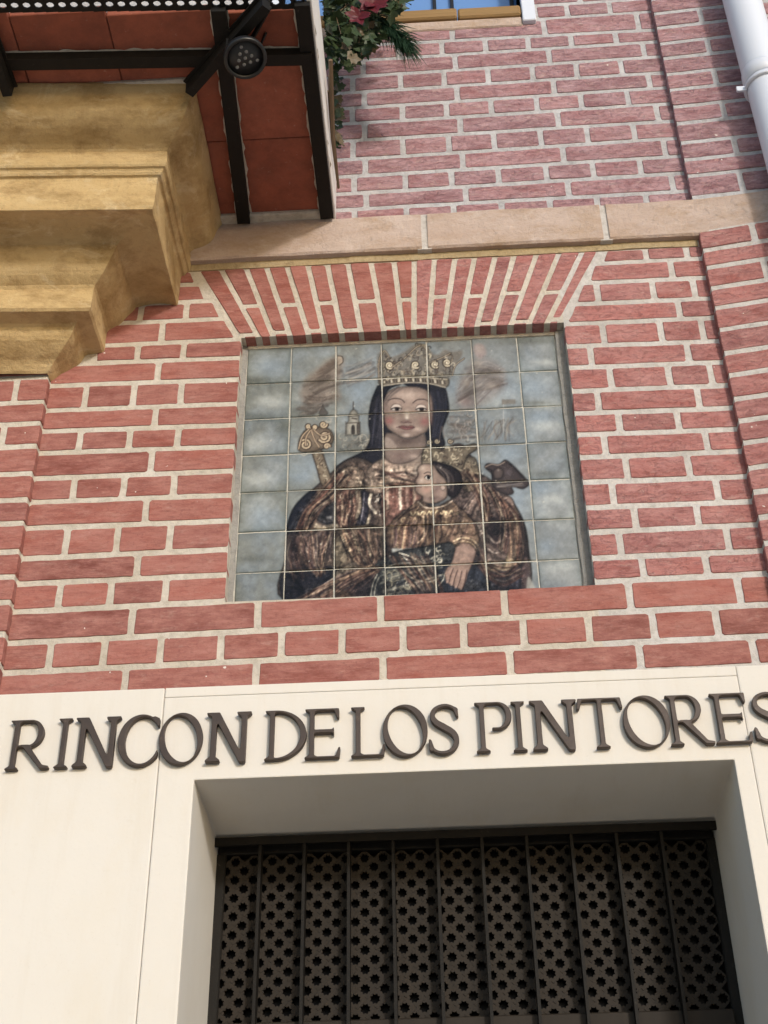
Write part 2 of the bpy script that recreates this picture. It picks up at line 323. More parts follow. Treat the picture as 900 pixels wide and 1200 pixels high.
def paint_mural():
    C = Canvas(262, 372, 704, 722, 2)
    # sky ground: grey-green to grey-blue washes
    n1, n2, n3 = C.fbm(60, 1)[..., None], C.fbm(90, 11)[..., None], C.fbm(22, 21)[..., None]
    grn, blu, pale = np.array([116, 121, 116]), np.array([120, 133, 144]), np.array([158, 164, 163])
    xs = np.linspace(0, 1, C.w)[None, :, None]
    base = grn*(1-xs)+np.array([126, 134, 140])*xs
    k = np.clip((n1-.38)*3.2, 0, 1); base = base*(1-k*.75)+blu*k*.75
    k = np.clip((n2-.5)*4, 0, 1); base = base*(1-k*.45)+pale*k*.45
    C.a[:] = base*(.9+.2*n3)
    B = C.blob
    for q in ((312, 430, 22, 14), (305, 610, 16, 24), (368, 545, 20, 14), (425, 458, 22, 16), (530, 455, 12, 14), (590, 450, 18, 16), (628, 455, 20, 14), (632, 490, 16, 10), (632, 570, 14, 10), (600, 530, 18, 14), (604, 590, 14, 26), (350, 560, 14, 10), (640, 640, 12, 10)):
        B(*q, (122, 144, 166), .55)
    for q in ((318, 470, 20, 10), (300, 520, 22, 10), (305, 562, 20, 10), (640, 475, 20, 6), (640, 500, 22, 8), (650, 585, 16, 6), (655, 665, 22, 10), (640, 425, 20, 4)):
        B(*q, (178, 184, 182), .6)
    for q in ((300, 445, 20, 4), (300, 488, 24, 5), (330, 500, 10, 12), (628, 472, 18, 3), (640, 555, 16, 4), (300, 655, 18, 5), (620, 400, 40, 5), (330, 405, 50, 6)):
        B(*q, (84, 88, 80), .5)
    # angels in the clouds, scratchy umber drawing
    um, um2, pk = (104, 86, 76), (140, 120, 106), (150, 124, 122)
    C.poly([(358, 445), (372, 432), (392, 418), (402, 420), (400, 436), (396, 452), (398, 468), (380, 472), (360, 474), (352, 462)], um2, 4, .75)
    C.poly([(372, 436), (390, 421), (396, 424), (382, 440)], um, 2, .7)
    C.poly([(396, 417), (401, 419), (402, 425), (397, 428), (394, 423)], (170, 150, 130), 1, .8)
    C.line([(396, 417), (401, 418), (402, 424), (398, 428)], 1.2, (60, 50, 44), .8)
    C.folds([(362, 456), (374, 462), (392, 458)], [(362, 472), (376, 470), (396, 466)], 9, [um, (170, 154, 140), (88, 72, 64)], 1.4, .7, 3)
    C.folds([(374, 434), (384, 430), (394, 424)], [(366, 446), (384, 442), (398, 440)], 8, [um, (172, 156, 140)], 1.3, .6, 4)
    C.folds([(352, 474), (362, 478), (372, 474)], [(356, 486), (366, 486), (378, 480)], 5, [um, (170, 150, 132)], 1.2, .5, 14)
    C.folds([(404, 438), (420, 432), (434, 426)], [(406, 450), (424, 444), (438, 438)], 7, [um2, (170, 170, 168)], 1.5, .6, 5)
    C.poly([(538, 470), (536, 452), (546, 430), (560, 416), (574, 420), (590, 432), (592, 446), (584, 462), (566, 474), (546, 482)], (132, 124, 122), 4, .65)
    C.poly([(556, 404), (566, 404), (570, 414), (562, 420), (555, 413)], pk, 2, .7)
    C.folds([(556, 436), (570, 424), (590, 432)], [(560, 474), (578, 458), (592, 452)], 14, [(96, 84, 82), (168, 158, 156), (110, 96, 96)], 1.4, .6, 6, 6)
    C.folds([(538, 446), (548, 434), (556, 422)], [(534, 476), (546, 468), (558, 456)], 8, [(100, 88, 86), (160, 150, 150)], 1.4, .55, 7)
    B(546, 470, 10, 7, (150, 112, 108), .5)
    C.poly([(588, 468), (604, 468), (604, 473), (588, 474)], (112, 104, 94), .8, .8, False)
    for a, b, sd in (([(360, 448), (376, 440), (396, 424)], [(356, 470), (376, 462), (398, 452)], 121), ([(354, 466), (368, 470), (388, 466)], [(352, 486), (364, 486), (376, 478)], 122), ([(548, 432), (562, 424), (584, 430)], [(540, 474), (560, 462), (588, 452)], 123), ([(404, 430), (420, 426), (438, 418)], [(408, 452), (424, 446), (436, 440)], 124), ([(530, 486), (544, 490), (556, 486)], [(528, 516), (542, 514), (556, 512)], 125)):
        C.folds(a, b, 9, [(66, 54, 50), (90, 76, 68)], 3., .35, sd, 9); C.folds(a, b, 7, [(178, 166, 152)], 1.6, .3, sd+9, 7)
    for q in ((380, 444, 18, 10, -.6), (374, 466, 15, 9, 0), (362, 480, 12, 6, .3), (386, 432, 9, 6, -.7), (570, 440, 16, 12, .3), (550, 462, 12, 14, .4), (584, 450, 12, 9, .2), (540, 500, 14, 12, 0), (420, 520, 14, 7, 0)): C.blob(q[0], q[1], q[2], q[3], (84, 72, 66), .42, q[4])
    for q in ((392, 438, 6, 5), (386, 462, 8, 4), (560, 426, 6, 5), (576, 452, 7, 5), (562, 410, 5, 5), (546, 448, 5, 6)): C.blob(*q, (168, 152, 138), .5)
    # dry reeds and rubble at the right of the head
    C.folds([(560, 514), (566, 506), (570, 496)], [(602, 514), (600, 500), (606, 490)], 22, [(86, 78, 72), (150, 140, 128), (110, 100, 92)], 1.2, .7, 8, 8)
    C.curls([(526, 485), (552, 478), (556, 515), (528, 520)], 40, 5, [(92, 84, 78), (168, 160, 150), (130, 116, 108)], 1.3, .6, 9)
    C.line([(590, 474), (590, 506)], .8, (190, 188, 182), .6)
    # little town: tower and spire at the left
    C.poly([(362, 512), (402, 508), (440, 510), (440, 530), (362, 530)], (92, 94, 88), 3, .5)
    C.poly([(405.5, 510), (406, 496), (408.5, 493), (408.5, 487), (411, 482), (414.5, 479), (418, 482), (420.5, 487), (420.5, 493), (422, 496), (421.5, 510)], (164, 158, 144), .7, .95, False)
    C.line([(414, 471), (414, 480)], 1.2, (70, 62, 58))
    C.line([(408, 488), (421, 487)], 1., (72, 64, 58)); C.line([(406, 496), (422, 495)], 1., (72, 64, 58))
    C.poly([(412, 508), (412, 500), (414, 498), (415.5, 500), (415.5, 508)], (62, 56, 52), .5)
    C.poly([(418.5, 508), (418.5, 497), (421.5, 497), (421.5, 508)], (84, 76, 70), .6)
    C.line([(412.5, 490), (418, 491)], 1.5, (70, 64, 60)); C.line([(405, 494), (405, 511)], .8, (80, 74, 68))
    C.poly([(374, 486), (377, 478), (378.5, 474), (380, 478), (384, 485)], (92, 84, 80), .8, .9)
    C.curls([(398, 512), (438, 506), (440, 527), (400, 528)], 46, 5, [(70, 68, 62), (160, 154, 140), (110, 104, 94)], 1.3, .7, 10)
    C.curls([(372, 490), (390, 492), (392, 506), (374, 506)], 14, 4, [(168, 158, 140), (92, 82, 74)], 1.1, .7, 11)
    # blue-black hair and mantle at both sides of the neck
    hair = (42, 41, 50)
    C.poly([(447, 452), (438, 462), (433, 480), (432, 498), (434, 512), (430, 524), (424, 530), (404, 540), (392, 550), (400, 558), (430, 552), (452, 538), (460, 500)], hair, .9)
    C.poly([(470, 446), (505, 447), (520, 452), (525, 468), (526, 482), (522, 494), (518, 506), (521, 522), (505, 524), (498, 505), (500, 470)], hair, .9)
    C.folds([(440, 466), (438, 490), (434, 520)], [(452, 462), (450, 490), (448, 524)], 10, [(66, 66, 86), (32, 32, 46), (84, 80, 92)], 1.3, .5, 12)
    C.folds([(504, 458), (508, 480), (506, 512)], [(522, 462), (522, 480), (514, 512)], 8, [(70, 72, 98), (36, 36, 52)], 1.4, .5, 13)
    C.line([(514, 520), (518, 500), (521, 512)], 1.2, (120, 100, 92), .6)
    # shawl and cloak, left side of the picture
    dk = (44, 40, 42)
    C.poly([(404, 540), (386, 556), (366, 574), (348, 592), (338, 612), (335, 650), (333, 704), (450, 704), (450, 560), (438, 544), (420, 536)], (88, 74, 66), .9)
    C.poly([(366, 574), (346, 592), (337, 614), (337, 626), (352, 626), (358, 600), (372, 582)], (40, 42, 54), 1.2)
    C.folds([(338, 618), (350, 596), (368, 578)], [(352, 622), (360, 602), (376, 586)], 7, [(96, 98, 106), (28, 28, 36)], 1., .7, 15)
    C.poly([(334, 668), (392, 664), (402, 676), (384, 690), (366, 704), (332, 704)], (34, 35, 44), 1.5)
    C.poly([(337, 628), (360, 626), (392, 624), (390, 650), (376, 660), (352, 668), (336, 668)], (78, 66, 64), 2)
    for i in range(6):                       # round folds of the hanging sleeve
        t = i/5.
        C.line([(350+6*t, 624+2*t), (354+8*t, 642-2*t), (368+4*t, 652-7*t), (384-2*t, 646-8*t), (390-4*t, 628)], 1.6, ((122, 106, 100) if i % 2 else (52, 44, 46)), .7, .8)
    C.line([(350, 620), (356, 636), (364, 656)], 1.3, (150, 126, 108), .7); B(352, 640, 3, 14, (108, 84, 70), .6)
    C.poly([(372, 592), (390, 586), (393, 604), (388, 616), (374, 612), (369, 602)], (62, 62, 66), 1.5)
    C.line([(370, 600), (378, 592), (392, 586)], 1.6, (150, 146, 140), .8); C.line([(371, 608), (380, 613), (392, 612)], 1.4, (30, 30, 34), .8)
    B(386, 606, 3, 2, (160, 164, 172), .8); C.poly([(368, 612), (378, 616), (394, 614), (394, 619), (370, 620)], (150, 138, 118), 1, .85)
    C.line([(370, 582), (380, 578), (396, 576)], 2.2, (126, 110, 100), .8); C.line([(372, 587), (384, 581), (398, 579)], 1.6, (40, 36, 38), .8)
    # cuff of goldwork on the arm
    C.poly([(392, 560), (402, 548), (416, 546), (426, 552), (426, 564), (422, 574), (400, 576), (392, 572)], (118, 102, 88), 1)
    C.poly([(394, 570), (404, 556), (408, 558), (398, 572)], (186, 172, 150), .8, .8)
    C.curls([(402, 550), (424, 550), (424, 572), (400, 574)], 20, 3.5, [(196, 182, 156), (70, 54, 48), (150, 120, 100)], 1.2, .8, 16)
    C.poly([(396, 576), (418, 574), (421, 590), (416, 612), (398, 616), (394, 600)], (108, 78, 68), 1)
    C.curls([(396, 578), (416, 577), (416, 606), (398, 610)], 34, 3.5, [(188, 158, 134), (64, 44, 42), (146, 96, 82), (200, 186, 166)], 1.2, .85, 17)
    C.poly([(416, 576), (423, 576), (424, 596), (420, 608), (416, 606), (418, 590)], (158, 144, 124), .8)
    C.poly([(424, 575), (437, 573), (433, 592), (428, 616), (417, 617), (424, 596)], (52, 50, 64), .8)
    C.folds([(426, 576), (426, 594), (420, 616)], [(435, 576), (432, 594), (426, 616)], 5, [(128, 128, 142), (30, 30, 42)], .9, .8, 18)
    C.line([(436, 575), (433, 590), (440, 601)], 3.4, (196, 186, 164), 1, .6); C.line([(434, 604), (431, 612), (429, 618)], 3.2, (190, 176, 150), 1, .6)
    C.curls([(440, 574), (449, 574), (449, 604), (442, 610)], 26, 2.6, [(206, 202, 192), (24, 22, 26), (150, 140, 132)], 1.1, .9, 19)
    # lower left skirts
    C.poly([(394, 622), (448, 618), (450, 656), (424, 664), (394, 668)], (86, 74, 62), 1.2)
    C.curls([(398, 626), (420, 622), (424, 650), (404, 652)], 60, 3, [(182, 168, 136), (48, 40, 36), (122, 104, 80)], 1.1, .9, 20)
    C.poly([(394, 636), (398, 628), (406, 648), (404, 660), (393, 662)], (112, 102, 84), 1, .8)
    C.line([(397, 626), (404, 642), (408, 656)], 1.3, (30, 26, 26), .9)
    C.folds([(424, 622), (426, 640), (424, 654)], [(446, 620), (448, 640), (446, 656)], 9, [(172, 150, 116), (64, 50, 46), (128, 98, 82), (196, 184, 160)], 1.6, .7, 22)
    C.line([(430, 626), (434, 642), (434, 654)], 1.8, (196, 184, 150), .8); C.line([(440, 630), (445, 644), (448, 656)], 1.4, (196, 170, 160), .8)
    C.poly([(396, 668), (420, 656), (446, 652), (448, 658), (420, 664), (396, 676)], (118, 106, 92), .9, .9)
    C.line([(362, 704), (376, 690), (392, 678), (414, 668), (440, 660)], 3.2, (128, 108, 96), .85, .9); C.line([(366, 696), (378, 686), (390, 678)], 1., (186, 170, 156), .8)
    C.poly([(394, 680), (418, 668), (440, 666), (434, 700), (394, 703)], (46, 40, 44), 1.5)
    B(404, 698, 10, 6, (120, 96, 56), .8); B(418, 690, 8, 8, (74, 56, 52), .6)
    C.poly([(432, 704), (438, 680), (446, 664), (454, 664), (450, 704)], (58, 62, 66), 1)
    for d in (0, 4, 9, 13): C.line([(434+d, 703), (437+d, 684), (446+d, 666)], 1., (178, 180, 164), .8)
    # bodice: pale kerchief, then red and white stripes
    C.poly([(432, 548), (446, 538), (462, 534), (482, 530), (500, 528), (500, 548), (492, 560), (488, 576), (440, 578), (428, 574), (428, 560)], (142, 122, 108), 1)
    C.folds([(432, 552), (462, 544), (496, 542)], [(430, 572), (460, 570), (490, 568)], 14, [(176, 158, 140), (104, 86, 74), (198, 184, 164)], 1.6, .6, 23)
    C.curls([(434, 560), (490, 556), (488, 576), (432, 576)], 26, 4, [(190, 176, 152), (86, 70, 62)], 1.2, .6, 24)
    C.poly([(450, 570), (492, 570), (492, 590), (474, 598), (456, 616), (449, 618)], (126, 88, 78), 1)
    for x, c in ((454, (176, 154, 136)), (459, (112, 74, 64)), (463, (104, 64, 56)), (469, (206, 196, 178)), (474, (98, 66, 58)), (477, (170, 130, 116)), (482, (94, 54, 50)), (486, (160, 138, 118))):
        C.line([(x, 570), (x-.3, 582), (x+.4, 596)], 3.2, c, .85, .9)
    # staff of scrollwork
    gold, gd = (146, 120, 92), (66, 50, 42)
    C.poly([(366, 530), (376, 526), (383, 546), (390, 566), (384, 572), (376, 566), (371, 548)], (138, 120, 96), .7)
    C.curls([(368, 532), (375, 529), (387, 566), (378, 566)], 34, 2.2, [(192, 176, 146), gd, (110, 88, 68)], 1., .85, 25)
    C.line([(366, 531), (371, 548), (376, 567)], 1., gd, .9); C.line([(376, 527), (383, 546), (389, 564)], 1., gd, .9)
    C.poly([(350, 528), (351, 514), (360, 502), (372, 500), (386, 503), (391, 512), (388, 521), (376, 527), (362, 530)], (126, 104, 82), .9, .9)
    def spiral(cx, cy, r, a0, turns, w, col, al=.95):
        C.line([(cx+r*(1-t*.85)*math.cos(a0+turns*6.28*t), cy+r*(1-t*.85)*.92*math.sin(a0+turns*6.28*t)) for t in np.linspace(0, 1, 18)], w, col, al, .45, False)
    for cx, cy, r, a0, tn in ((358, 521, 6.8, -2.2, 1.6), (380.5, 512, 7.6, 2.6, -1.7), (361.5, 499.5, 2.8, 1, 1.2), (368.5, 500.5, 2.6, 2, -1.2), (379, 497.5, 4.2, 0, 1.3), (383, 523, 3.6, 0, -1.2)):
        spiral(cx, cy, r+.9, a0, tn, 3.2, gd); spiral(cx, cy, r, a0, tn, 1.8, (196, 170, 132))
    for q in ([(362, 503), (354, 512), (350, 526)], [(364, 504), (359, 512), (358, 522)], [(365, 504), (368, 514), (374, 524)], [(368, 504), (376, 510), (386, 508)]):
        C.line(q, 2.6, gd, .9); C.line(q, 1.3, (190, 160, 124), .95)
    C.line([(352, 531), (356, 534), (361, 531)], 1.2, (176, 168, 150), .8)
    # face
    C.poly([(449, 470), (452, 462), (462, 455), (476, 453), (492, 454), (503, 460), (507, 474), (506, 492), (502, 503), (494, 510), (484, 513), (472, 513), (462, 508), (453, 500), (450, 486)], (150, 124, 111), .8, edge=.2)
    C.poly([(462, 508), (474, 514), (486, 513), (497, 508), (500, 524), (494, 532), (484, 540), (466, 544), (452, 538), (450, 520), (452, 508)], (134, 112, 102), 1, edge=.2)
    C.poly([(452, 512), (462, 518), (464, 526), (452, 524)], (170, 148, 136), 1.2, .8); B(476, 517, 14, 4, (92, 72, 66), .75); B(470, 534, 12, 5, (112, 86, 80), .7); B(484, 535, 9, 3, (168, 146, 132), .6)
    B(478, 463, 14, 6, (176, 152, 138), .8); B(452, 478, 3, 12, (126, 100, 92), .7); B(505, 482, 3, 16, (124, 98, 92), .7)
    B(456, 493, 5.5, 5, (160, 84, 82), .8); B(498, 494, 6.5, 5.5, (162, 86, 84), .75); B(464, 500, 5, 4, (190, 160, 146), .6); B(490, 503, 7, 3, (190, 164, 150), .6)
    B(477, 486, 2.6, 6, (204, 186, 168), .8); B(470, 484, 2, 5, (136, 106, 98), .6); B(476, 494, 7.5, 2.2, (116, 84, 80), .75); B(477, 489.5, 2, 1.6, (216, 200, 186), .8)
    C.line([(455, 469), (462, 467), (470, 468), (474, 471.5)], 1.2, (66, 50, 50), .9, .5); C.line([(484, 472), (489, 468.5), (497, 468), (502, 470)], 1.2, (66, 50, 50), .9, .5)
    for cx, cy, k in ((464.5, 477, 1), (493.5, 477.5, 1)):
        C.poly([(cx-6.5, cy+1.6), (cx-3, cy-3), (cx+3, cy-3), (cx+6, cy+1), (cx, cy+.6)], (196, 176, 164), .6)
        C.poly([(cx-6, cy+2.4), (cx-2, cy+1), (cx+3, cy+1), (cx+6, cy+2.6), (cx+2, cy+4.2), (cx-3, cy+4.2)], (178, 166, 158), .5)
        C.poly([(cx-1.6, cy+1.2), (cx+3, cy+1.2), (cx+2.6, cy+3.8), (cx+.8, cy+4.3), (cx-1.2, cy+3.8)], (38, 28, 28), .5)
        C.line([(cx-6.5, cy+2.6), (cx-2, cy+.7), (cx+3, cy+.7), (cx+6.5, cy+2.2)], 1.1, (46, 34, 34), .95, .45)
        C.line([(cx-6, cy-2), (cx-1, cy-4.2), (cx+5, cy-2.4)], .7, (120, 94, 88), .8, .4)
    C.line([(470, 494.5), (473, 495.6), (477, 494.8), (482, 495.4)], 1., (92, 64, 62), .85, .5)
    C.poly([(467, 500.5), (472, 498.7), (477, 499.4), (482, 498.8), (486, 501), (480, 503.4), (474, 503.4)], (138, 82, 80), .7); C.line([(465, 500.6), (472, 500.6), (478, 501), (486, 501)], .9, (84, 52, 54), .9, .4)
    B(476, 506.5, 5, 1.4, (128, 98, 94), .6); B(476, 510, 6, 2.4, (198, 174, 160), .7)
    C.poly([(449, 470), (456, 456), (470, 450), (452, 452), (446, 462)], hair, 1)
    C.folds([(450, 470), (456, 460), (468, 453)], [(453, 474), (459, 463), (470, 455)], 4, [(70, 64, 66)], 1., .5, 26)
    # her crown
    C.poly([(446, 452), (443, 438), (442, 420), (446, 411), (452, 411), (457, 418), (464, 417), (474, 412), (484, 405), (493, 402), (501, 406), (507, 414), (514, 415), (521, 410), (530, 412), (541, 411), (541, 418), (534, 428), (528, 442), (522, 454), (504, 449), (480, 446), (462, 449)], (114, 104, 92), 1.6, .8)
    cr = [(448, 446), (446, 430), (454, 416), (470, 424), (488, 408), (500, 410), (508, 424), (530, 420), (524, 446), (480, 442)]
    C.curls(cr, 95, 3.6, [(184, 168, 140), (66, 54, 46), (150, 132, 106), (84, 68, 58)], 1.1, .85, 27)
    for cx, cy in ((456.5, 428), (487, 427.5), (510, 427), (524, 425)):
        spiral(cx, cy, 5.4, 1, 1.5, 3., (58, 44, 38)); spiral(cx, cy, 4.6, 1, 1.5, 1.7, (210, 194, 160)); C.blob(cx, cy, 1.1, 1.1, (230, 218, 190), .9)
    for q in ([(444, 446), (444, 424), (450, 411), (456, 418)], [(460, 430), (474, 420), (488, 407), (498, 404)], [(506, 424), (516, 420), (528, 414)], [(530, 440), (534, 428), (544, 420)]):
        C.line(q, 2.2, (64, 50, 42), .8); C.line(q, 1., (188, 170, 140), .8)
    C.poly([(446, 444), (480, 440.5), (504, 441.5), (525, 444), (523, 454), (504, 450), (480, 448), (449, 452)], (136, 122, 104), .7)
    C.line([(446, 444.5), (480, 441), (524, 444.5)], .9, (204, 190, 166), .9); C.line([(449, 452), (480, 448.4), (503, 449.6), (522, 454)], 1., (196, 182, 160), .9)
    g = np.random.RandomState(3)
    for i in range(26):
        t = i/25.; x = 450+71*t; y = 447.5-2.6*math.sin(math.pi*t)-.3+1.2*t
        C.line([(x, y-1.4), (x+.6, y+1.4)], 1.4, ((52, 42, 38) if i % 3 else (216, 204, 180)), .85, .4)
    C.curls([(443, 448), (442, 424), (450, 408), (470, 420), (490, 402), (502, 406), (510, 420), (538, 412), (530, 446), (480, 444)], 70, 3.2, [(50, 42, 38), (66, 56, 48), (196, 182, 154), (160, 142, 116)], 1., .9, 127)
    # mantle to the right of the child
    C.poly([(524, 530), (540, 520), (552, 534), (562, 554), (572, 560), (590, 575), (604, 592), (614, 612), (619, 640), (619, 690), (560, 704), (500, 704), (500, 640), (530, 580)], (92, 78, 74), .9)
    C.poly([(540, 540), (556, 536), (562, 556), (560, 572), (546, 576), (540, 562)], (112, 100, 82), 1)
    C.curls([(541, 540), (556, 538), (560, 570), (546, 572)], 26, 4, [(160, 146, 118), (48, 42, 48), (84, 72, 70)], 1.4, .8, 28)
    C.folds([(540, 598), (552, 580), (568, 566)], [(556, 610), (562, 596), (574, 582)], 11, [(164, 146, 132), (56, 42, 42), (130, 108, 98)], 1.6, .7, 29)
    C.folds([(560, 566), (566, 590), (566, 610)], [(578, 572), (574, 594), (572, 612)], 7, [(92, 72, 66), (60, 48, 48), (128, 106, 96)], 1.8, .6, 30)
    C.poly([(572, 608), (594, 604), (596, 628), (588, 644), (574, 636), (570, 620)], (52, 42, 44), 2)
    C.line([(572, 628), (580, 636), (587, 634)], 2.2, (168, 154, 142), .7, .8); C.line([(592, 618), (592, 630), (590, 640)], 2.4, (170, 156, 146), .6, .8)
    for k2 in range(5): C.blob(593.2, 610+4.6*k2, 1.1, 1.1, (206, 202, 196), .9); C.blob(560+1.8*k2, 616+3*k2, 1.3, 1.1, (190, 182, 168), .8)
    C.line([(572, 643), (580, 648), (592, 644)], 1.2, (180, 164, 154), .8)
    C.poly([(592, 656), (598, 632), (598, 606), (594, 592), (600, 588), (608, 606), (609, 632), (604, 656), (598, 668), (576, 674), (566, 662), (584, 664)], (142, 124, 98), .9)
    C.folds([(598, 596), (602, 628), (594, 660)], [(606, 602), (608, 632), (600, 662)], 6, [(94, 76, 60), (176, 158, 128)], 1.1, .7, 31)
    C.poly([(608, 604), (615, 616), (619, 640), (619, 660), (612, 652), (610, 630)], (50, 40, 42), .9, .9); C.line([(612, 612), (614, 632), (613, 654)], 1.2, (120, 90, 76), .7)
    C.poly([(570, 672), (600, 668), (612, 660), (618, 664), (616, 690), (566, 700)], (44, 46, 60), 1.5); C.folds([(576, 672), (580, 684), (578, 696)], [(610, 664), (612, 680), (608, 692)], 8, [(104, 100, 112), (28, 28, 38)], 1.4, .5, 32)
    C.poly([(612, 658), (619, 656), (620, 690), (612, 692)], (86, 66, 64), 1, .8); C.poly([(619, 676), (627, 688), (626, 694), (617, 694)], (160, 160, 150), 1.2, .8)
    # bird on the raised hand
    C.poly([(568, 547), (572, 543), (584, 544), (592, 539), (600, 544), (610, 554), (618, 563), (620, 568), (612, 573), (600, 570), (602, 577), (596, 580), (584, 576), (577, 568), (576, 556), (571, 551)], (74, 62, 62), .7)
    C.poly([(578, 552), (584, 548), (590, 552), (588, 560), (580, 561)], (98, 82, 78), 1); C.blob(584, 551, 1.6, 1.6, (140, 122, 114), .8); C.blob(596, 554, 4, 4, (104, 92, 100), .6)
    C.line([(569, 547), (576, 544), (584, 545), (592, 541)], 1.5, (142, 122, 110), .85); C.line([(571, 550), (576, 551), (577, 560)], 1.2, (36, 30, 32), .9)
    C.folds([(580, 564), (596, 566), (610, 566)], [(584, 574), (598, 572), (616, 570)], 7, [(156, 142, 128), (50, 42, 44), (116, 108, 112)], 1.2, .8, 33)
    C.line([(592, 541), (602, 548), (616, 564)], 1., (40, 34, 36), .8)
    C.poly([(580, 590), (586, 584), (594, 581), (600, 584), (603, 592), (602, 600), (598, 607), (588, 606), (584, 598)], (146, 118, 106), .8); C.poly([(570, 572), (577, 570), (580, 584), (574, 590), (570, 584)], (124, 100, 94), 1)
    for q in ([(581, 589), (588, 588), (594, 585)], [(588, 595), (594, 593), (601, 593)], [(589, 601), (594, 600), (600, 600)]): C.line(q, 1., (76, 54, 52), .85); C.line([(x, y-1.8) for x, y in q], 1.2, (178, 152, 138), .7)
    # the child's crown and head
    def child():
        C.poly([(495, 543), (497, 526), (506, 523), (516, 526), (526, 524), (540, 524), (556, 520), (559, 526), (548, 534), (541, 550), (530, 545), (512, 541)], (122, 108, 88), .8)
        C.curls([(496, 528), (522, 526), (554, 523), (541, 546), (512, 540), (497, 541)], 56, 3, [(196, 180, 146), (58, 46, 40), (98, 82, 66)], 1.2, .85, 34)
        for cx, cy in ((503, 518), (527.5, 517), (512, 517)): spiral(cx, cy, 3.4, 0, 1.2, 2.2, (60, 48, 42), .8); spiral(cx, cy, 2.8, 0, 1.2, 1.2, (178, 160, 130), .9)
        C.line([(496, 542.5), (512, 542), (530, 546), (540, 551)], 1.8, (150, 134, 108), .9)
        C.poly([(506, 542), (520, 543), (534, 549), (541, 560), (539, 575), (531, 583), (522, 576), (514, 560)], (46, 38, 40), .9)
        C.folds([(508, 545), (520, 556), (524, 572)], [(530, 550), (536, 562), (532, 576)], 9, [(104, 90, 88), (34, 28, 32), (128, 112, 104)], 1.2, .7, 35)
        C.poly([(491, 546), (498, 543), (508, 545), (514, 554), (522, 562), (524, 574), (522, 584), (508, 590), (496, 588), (495, 582), (489, 578), (486, 573), (488, 569), (486, 565), (490, 557), (489, 551)], (166, 136, 120), .8, edge=.3)
        B(500, 574, 6, 4, (178, 126, 110), .8); B(512, 572, 6, 10, (122, 94, 90), .8); B(495, 549, 4, 4, (190, 166, 146), .7); B(508, 584, 10, 3, (96, 72, 72), .7); B(494, 563, 3, 3, (196, 172, 152), .7)
        C.line([(497, 555), (501, 553.4), (506, 554.5)], 1.1, (60, 44, 42), .9, .5); C.poly([(498, 559), (501, 556.8), (505.5, 558.5), (504.5, 562), (500, 562)], (206, 194, 180), .5); C.poly([(500.6, 557.6), (504, 557.8), (504, 560.6), (502.2, 561.6), (500.6, 560.6)], (34, 26, 28), .5); C.line([(497.5, 559.5), (501, 556.7), (506, 558.5)], .9, (50, 36, 36), .9, .4)
        C.line([(490, 556), (487, 564), (489, 566.5)], .9, (78, 56, 52), .9, .5); C.line([(488, 570.5), (491, 570), (493.5, 571)], 1.2, (128, 64, 60), .9, .5); C.line([(486.5, 573), (490, 574.5), (487.5, 577)], .8, (112, 74, 68), .7, .5)
        C.poly([(516, 570), (520, 569), (522, 572), (519, 574.5), (517, 573)], (176, 148, 134), .6)
    child()
    C.poly([(488, 588), (496, 586), (504, 592), (514, 593), (528, 586), (538, 594), (548, 602), (558, 614), (562, 634), (552, 640), (534, 640), (500, 642), (480, 642), (452, 640), (453, 622), (462, 608), (476, 598)], (112, 90, 72), .9)
    C.curls([(470, 608), (494, 596), (530, 592), (548, 606), (540, 614), (470, 616)], 48, 3.4, [(190, 168, 126), (62, 46, 40), (144, 116, 88)], 1.2, .75, 36)
    C.line([(490, 588), (498, 594.5), (510, 595), (522, 592), (530, 587)], 1.6, (196, 178, 156), .9)
    for i, x in enumerate((484, 492, 500, 509, 518, 526)): C.line([(x-3, 600-.2*i), (x, 604-.4*i), (x+3, 600-.4*i), (x+5, 603)], 1.2, (204, 186, 140), .85)
    C.folds([(460, 614), (462, 628), (458, 640)], [(510, 612), (508, 628), (508, 642)], 17, [(178, 150, 112), (66, 46, 50), (132, 96, 78), (84, 62, 74)], 2.4, .75, 37, 3)
    C.folds([(528, 600), (524, 618), (516, 634)], [(556, 614), (552, 628), (544, 636)], 10, [(150, 122, 104), (66, 46, 44), (108, 78, 66)], 2., .6, 38, 3)
    C.line([(464, 612), (474, 602), (488, 594)], 1.6, (46, 34, 34), .8); C.line([(545, 600), (553, 608), (558, 622)], 1.6, (44, 32, 34), .8)
    C.line([(532, 634), (542, 630), (554, 633), (562, 642)], 1.7, (192, 168, 130), .9); C.line([(531, 637.5), (542, 634), (553, 637), (560, 646)], 1., (190, 166, 128), .8)
    # dark green-blue wrap over the knees
    C.poly([(440, 660), (466, 646), (488, 642), (516, 637), (530, 636), (534, 650), (528, 668), (524, 704), (448, 704), (446, 680)], (50, 54, 58), .9)
    C.poly([(516, 662), (556, 656), (568, 664), (572, 704), (516, 704)], (42, 48, 62), 1.2); C.blob(552, 686, 10, 6, (84, 84, 84), .5)
    C.folds([(448, 668), (470, 660), (508, 652)], [(450, 700), (480, 690), (524, 676)], 16, [(150, 152, 138), (26, 28, 34), (104, 108, 100), (186, 182, 160)], 1.4, .75, 39, 6)
    for q in ([(468, 648), (480, 652), (496, 660)], [(470, 668), (484, 678), (500, 682), (514, 678)], [(488, 684), (496, 694), (500, 700)], [(472, 652), (478, 656), (490, 655)], [(514, 686), (519, 680), (521, 674)], [(455, 664), (468, 660), (484, 660)]):
        C.line(q, 1.4, (184, 184, 168), .8)
    C.curls([(452, 672), (480, 672), (500, 700), (452, 702)], 44, 5, [(168, 162, 132), (32, 32, 36), (116, 112, 92)], 1.4, .7, 40)
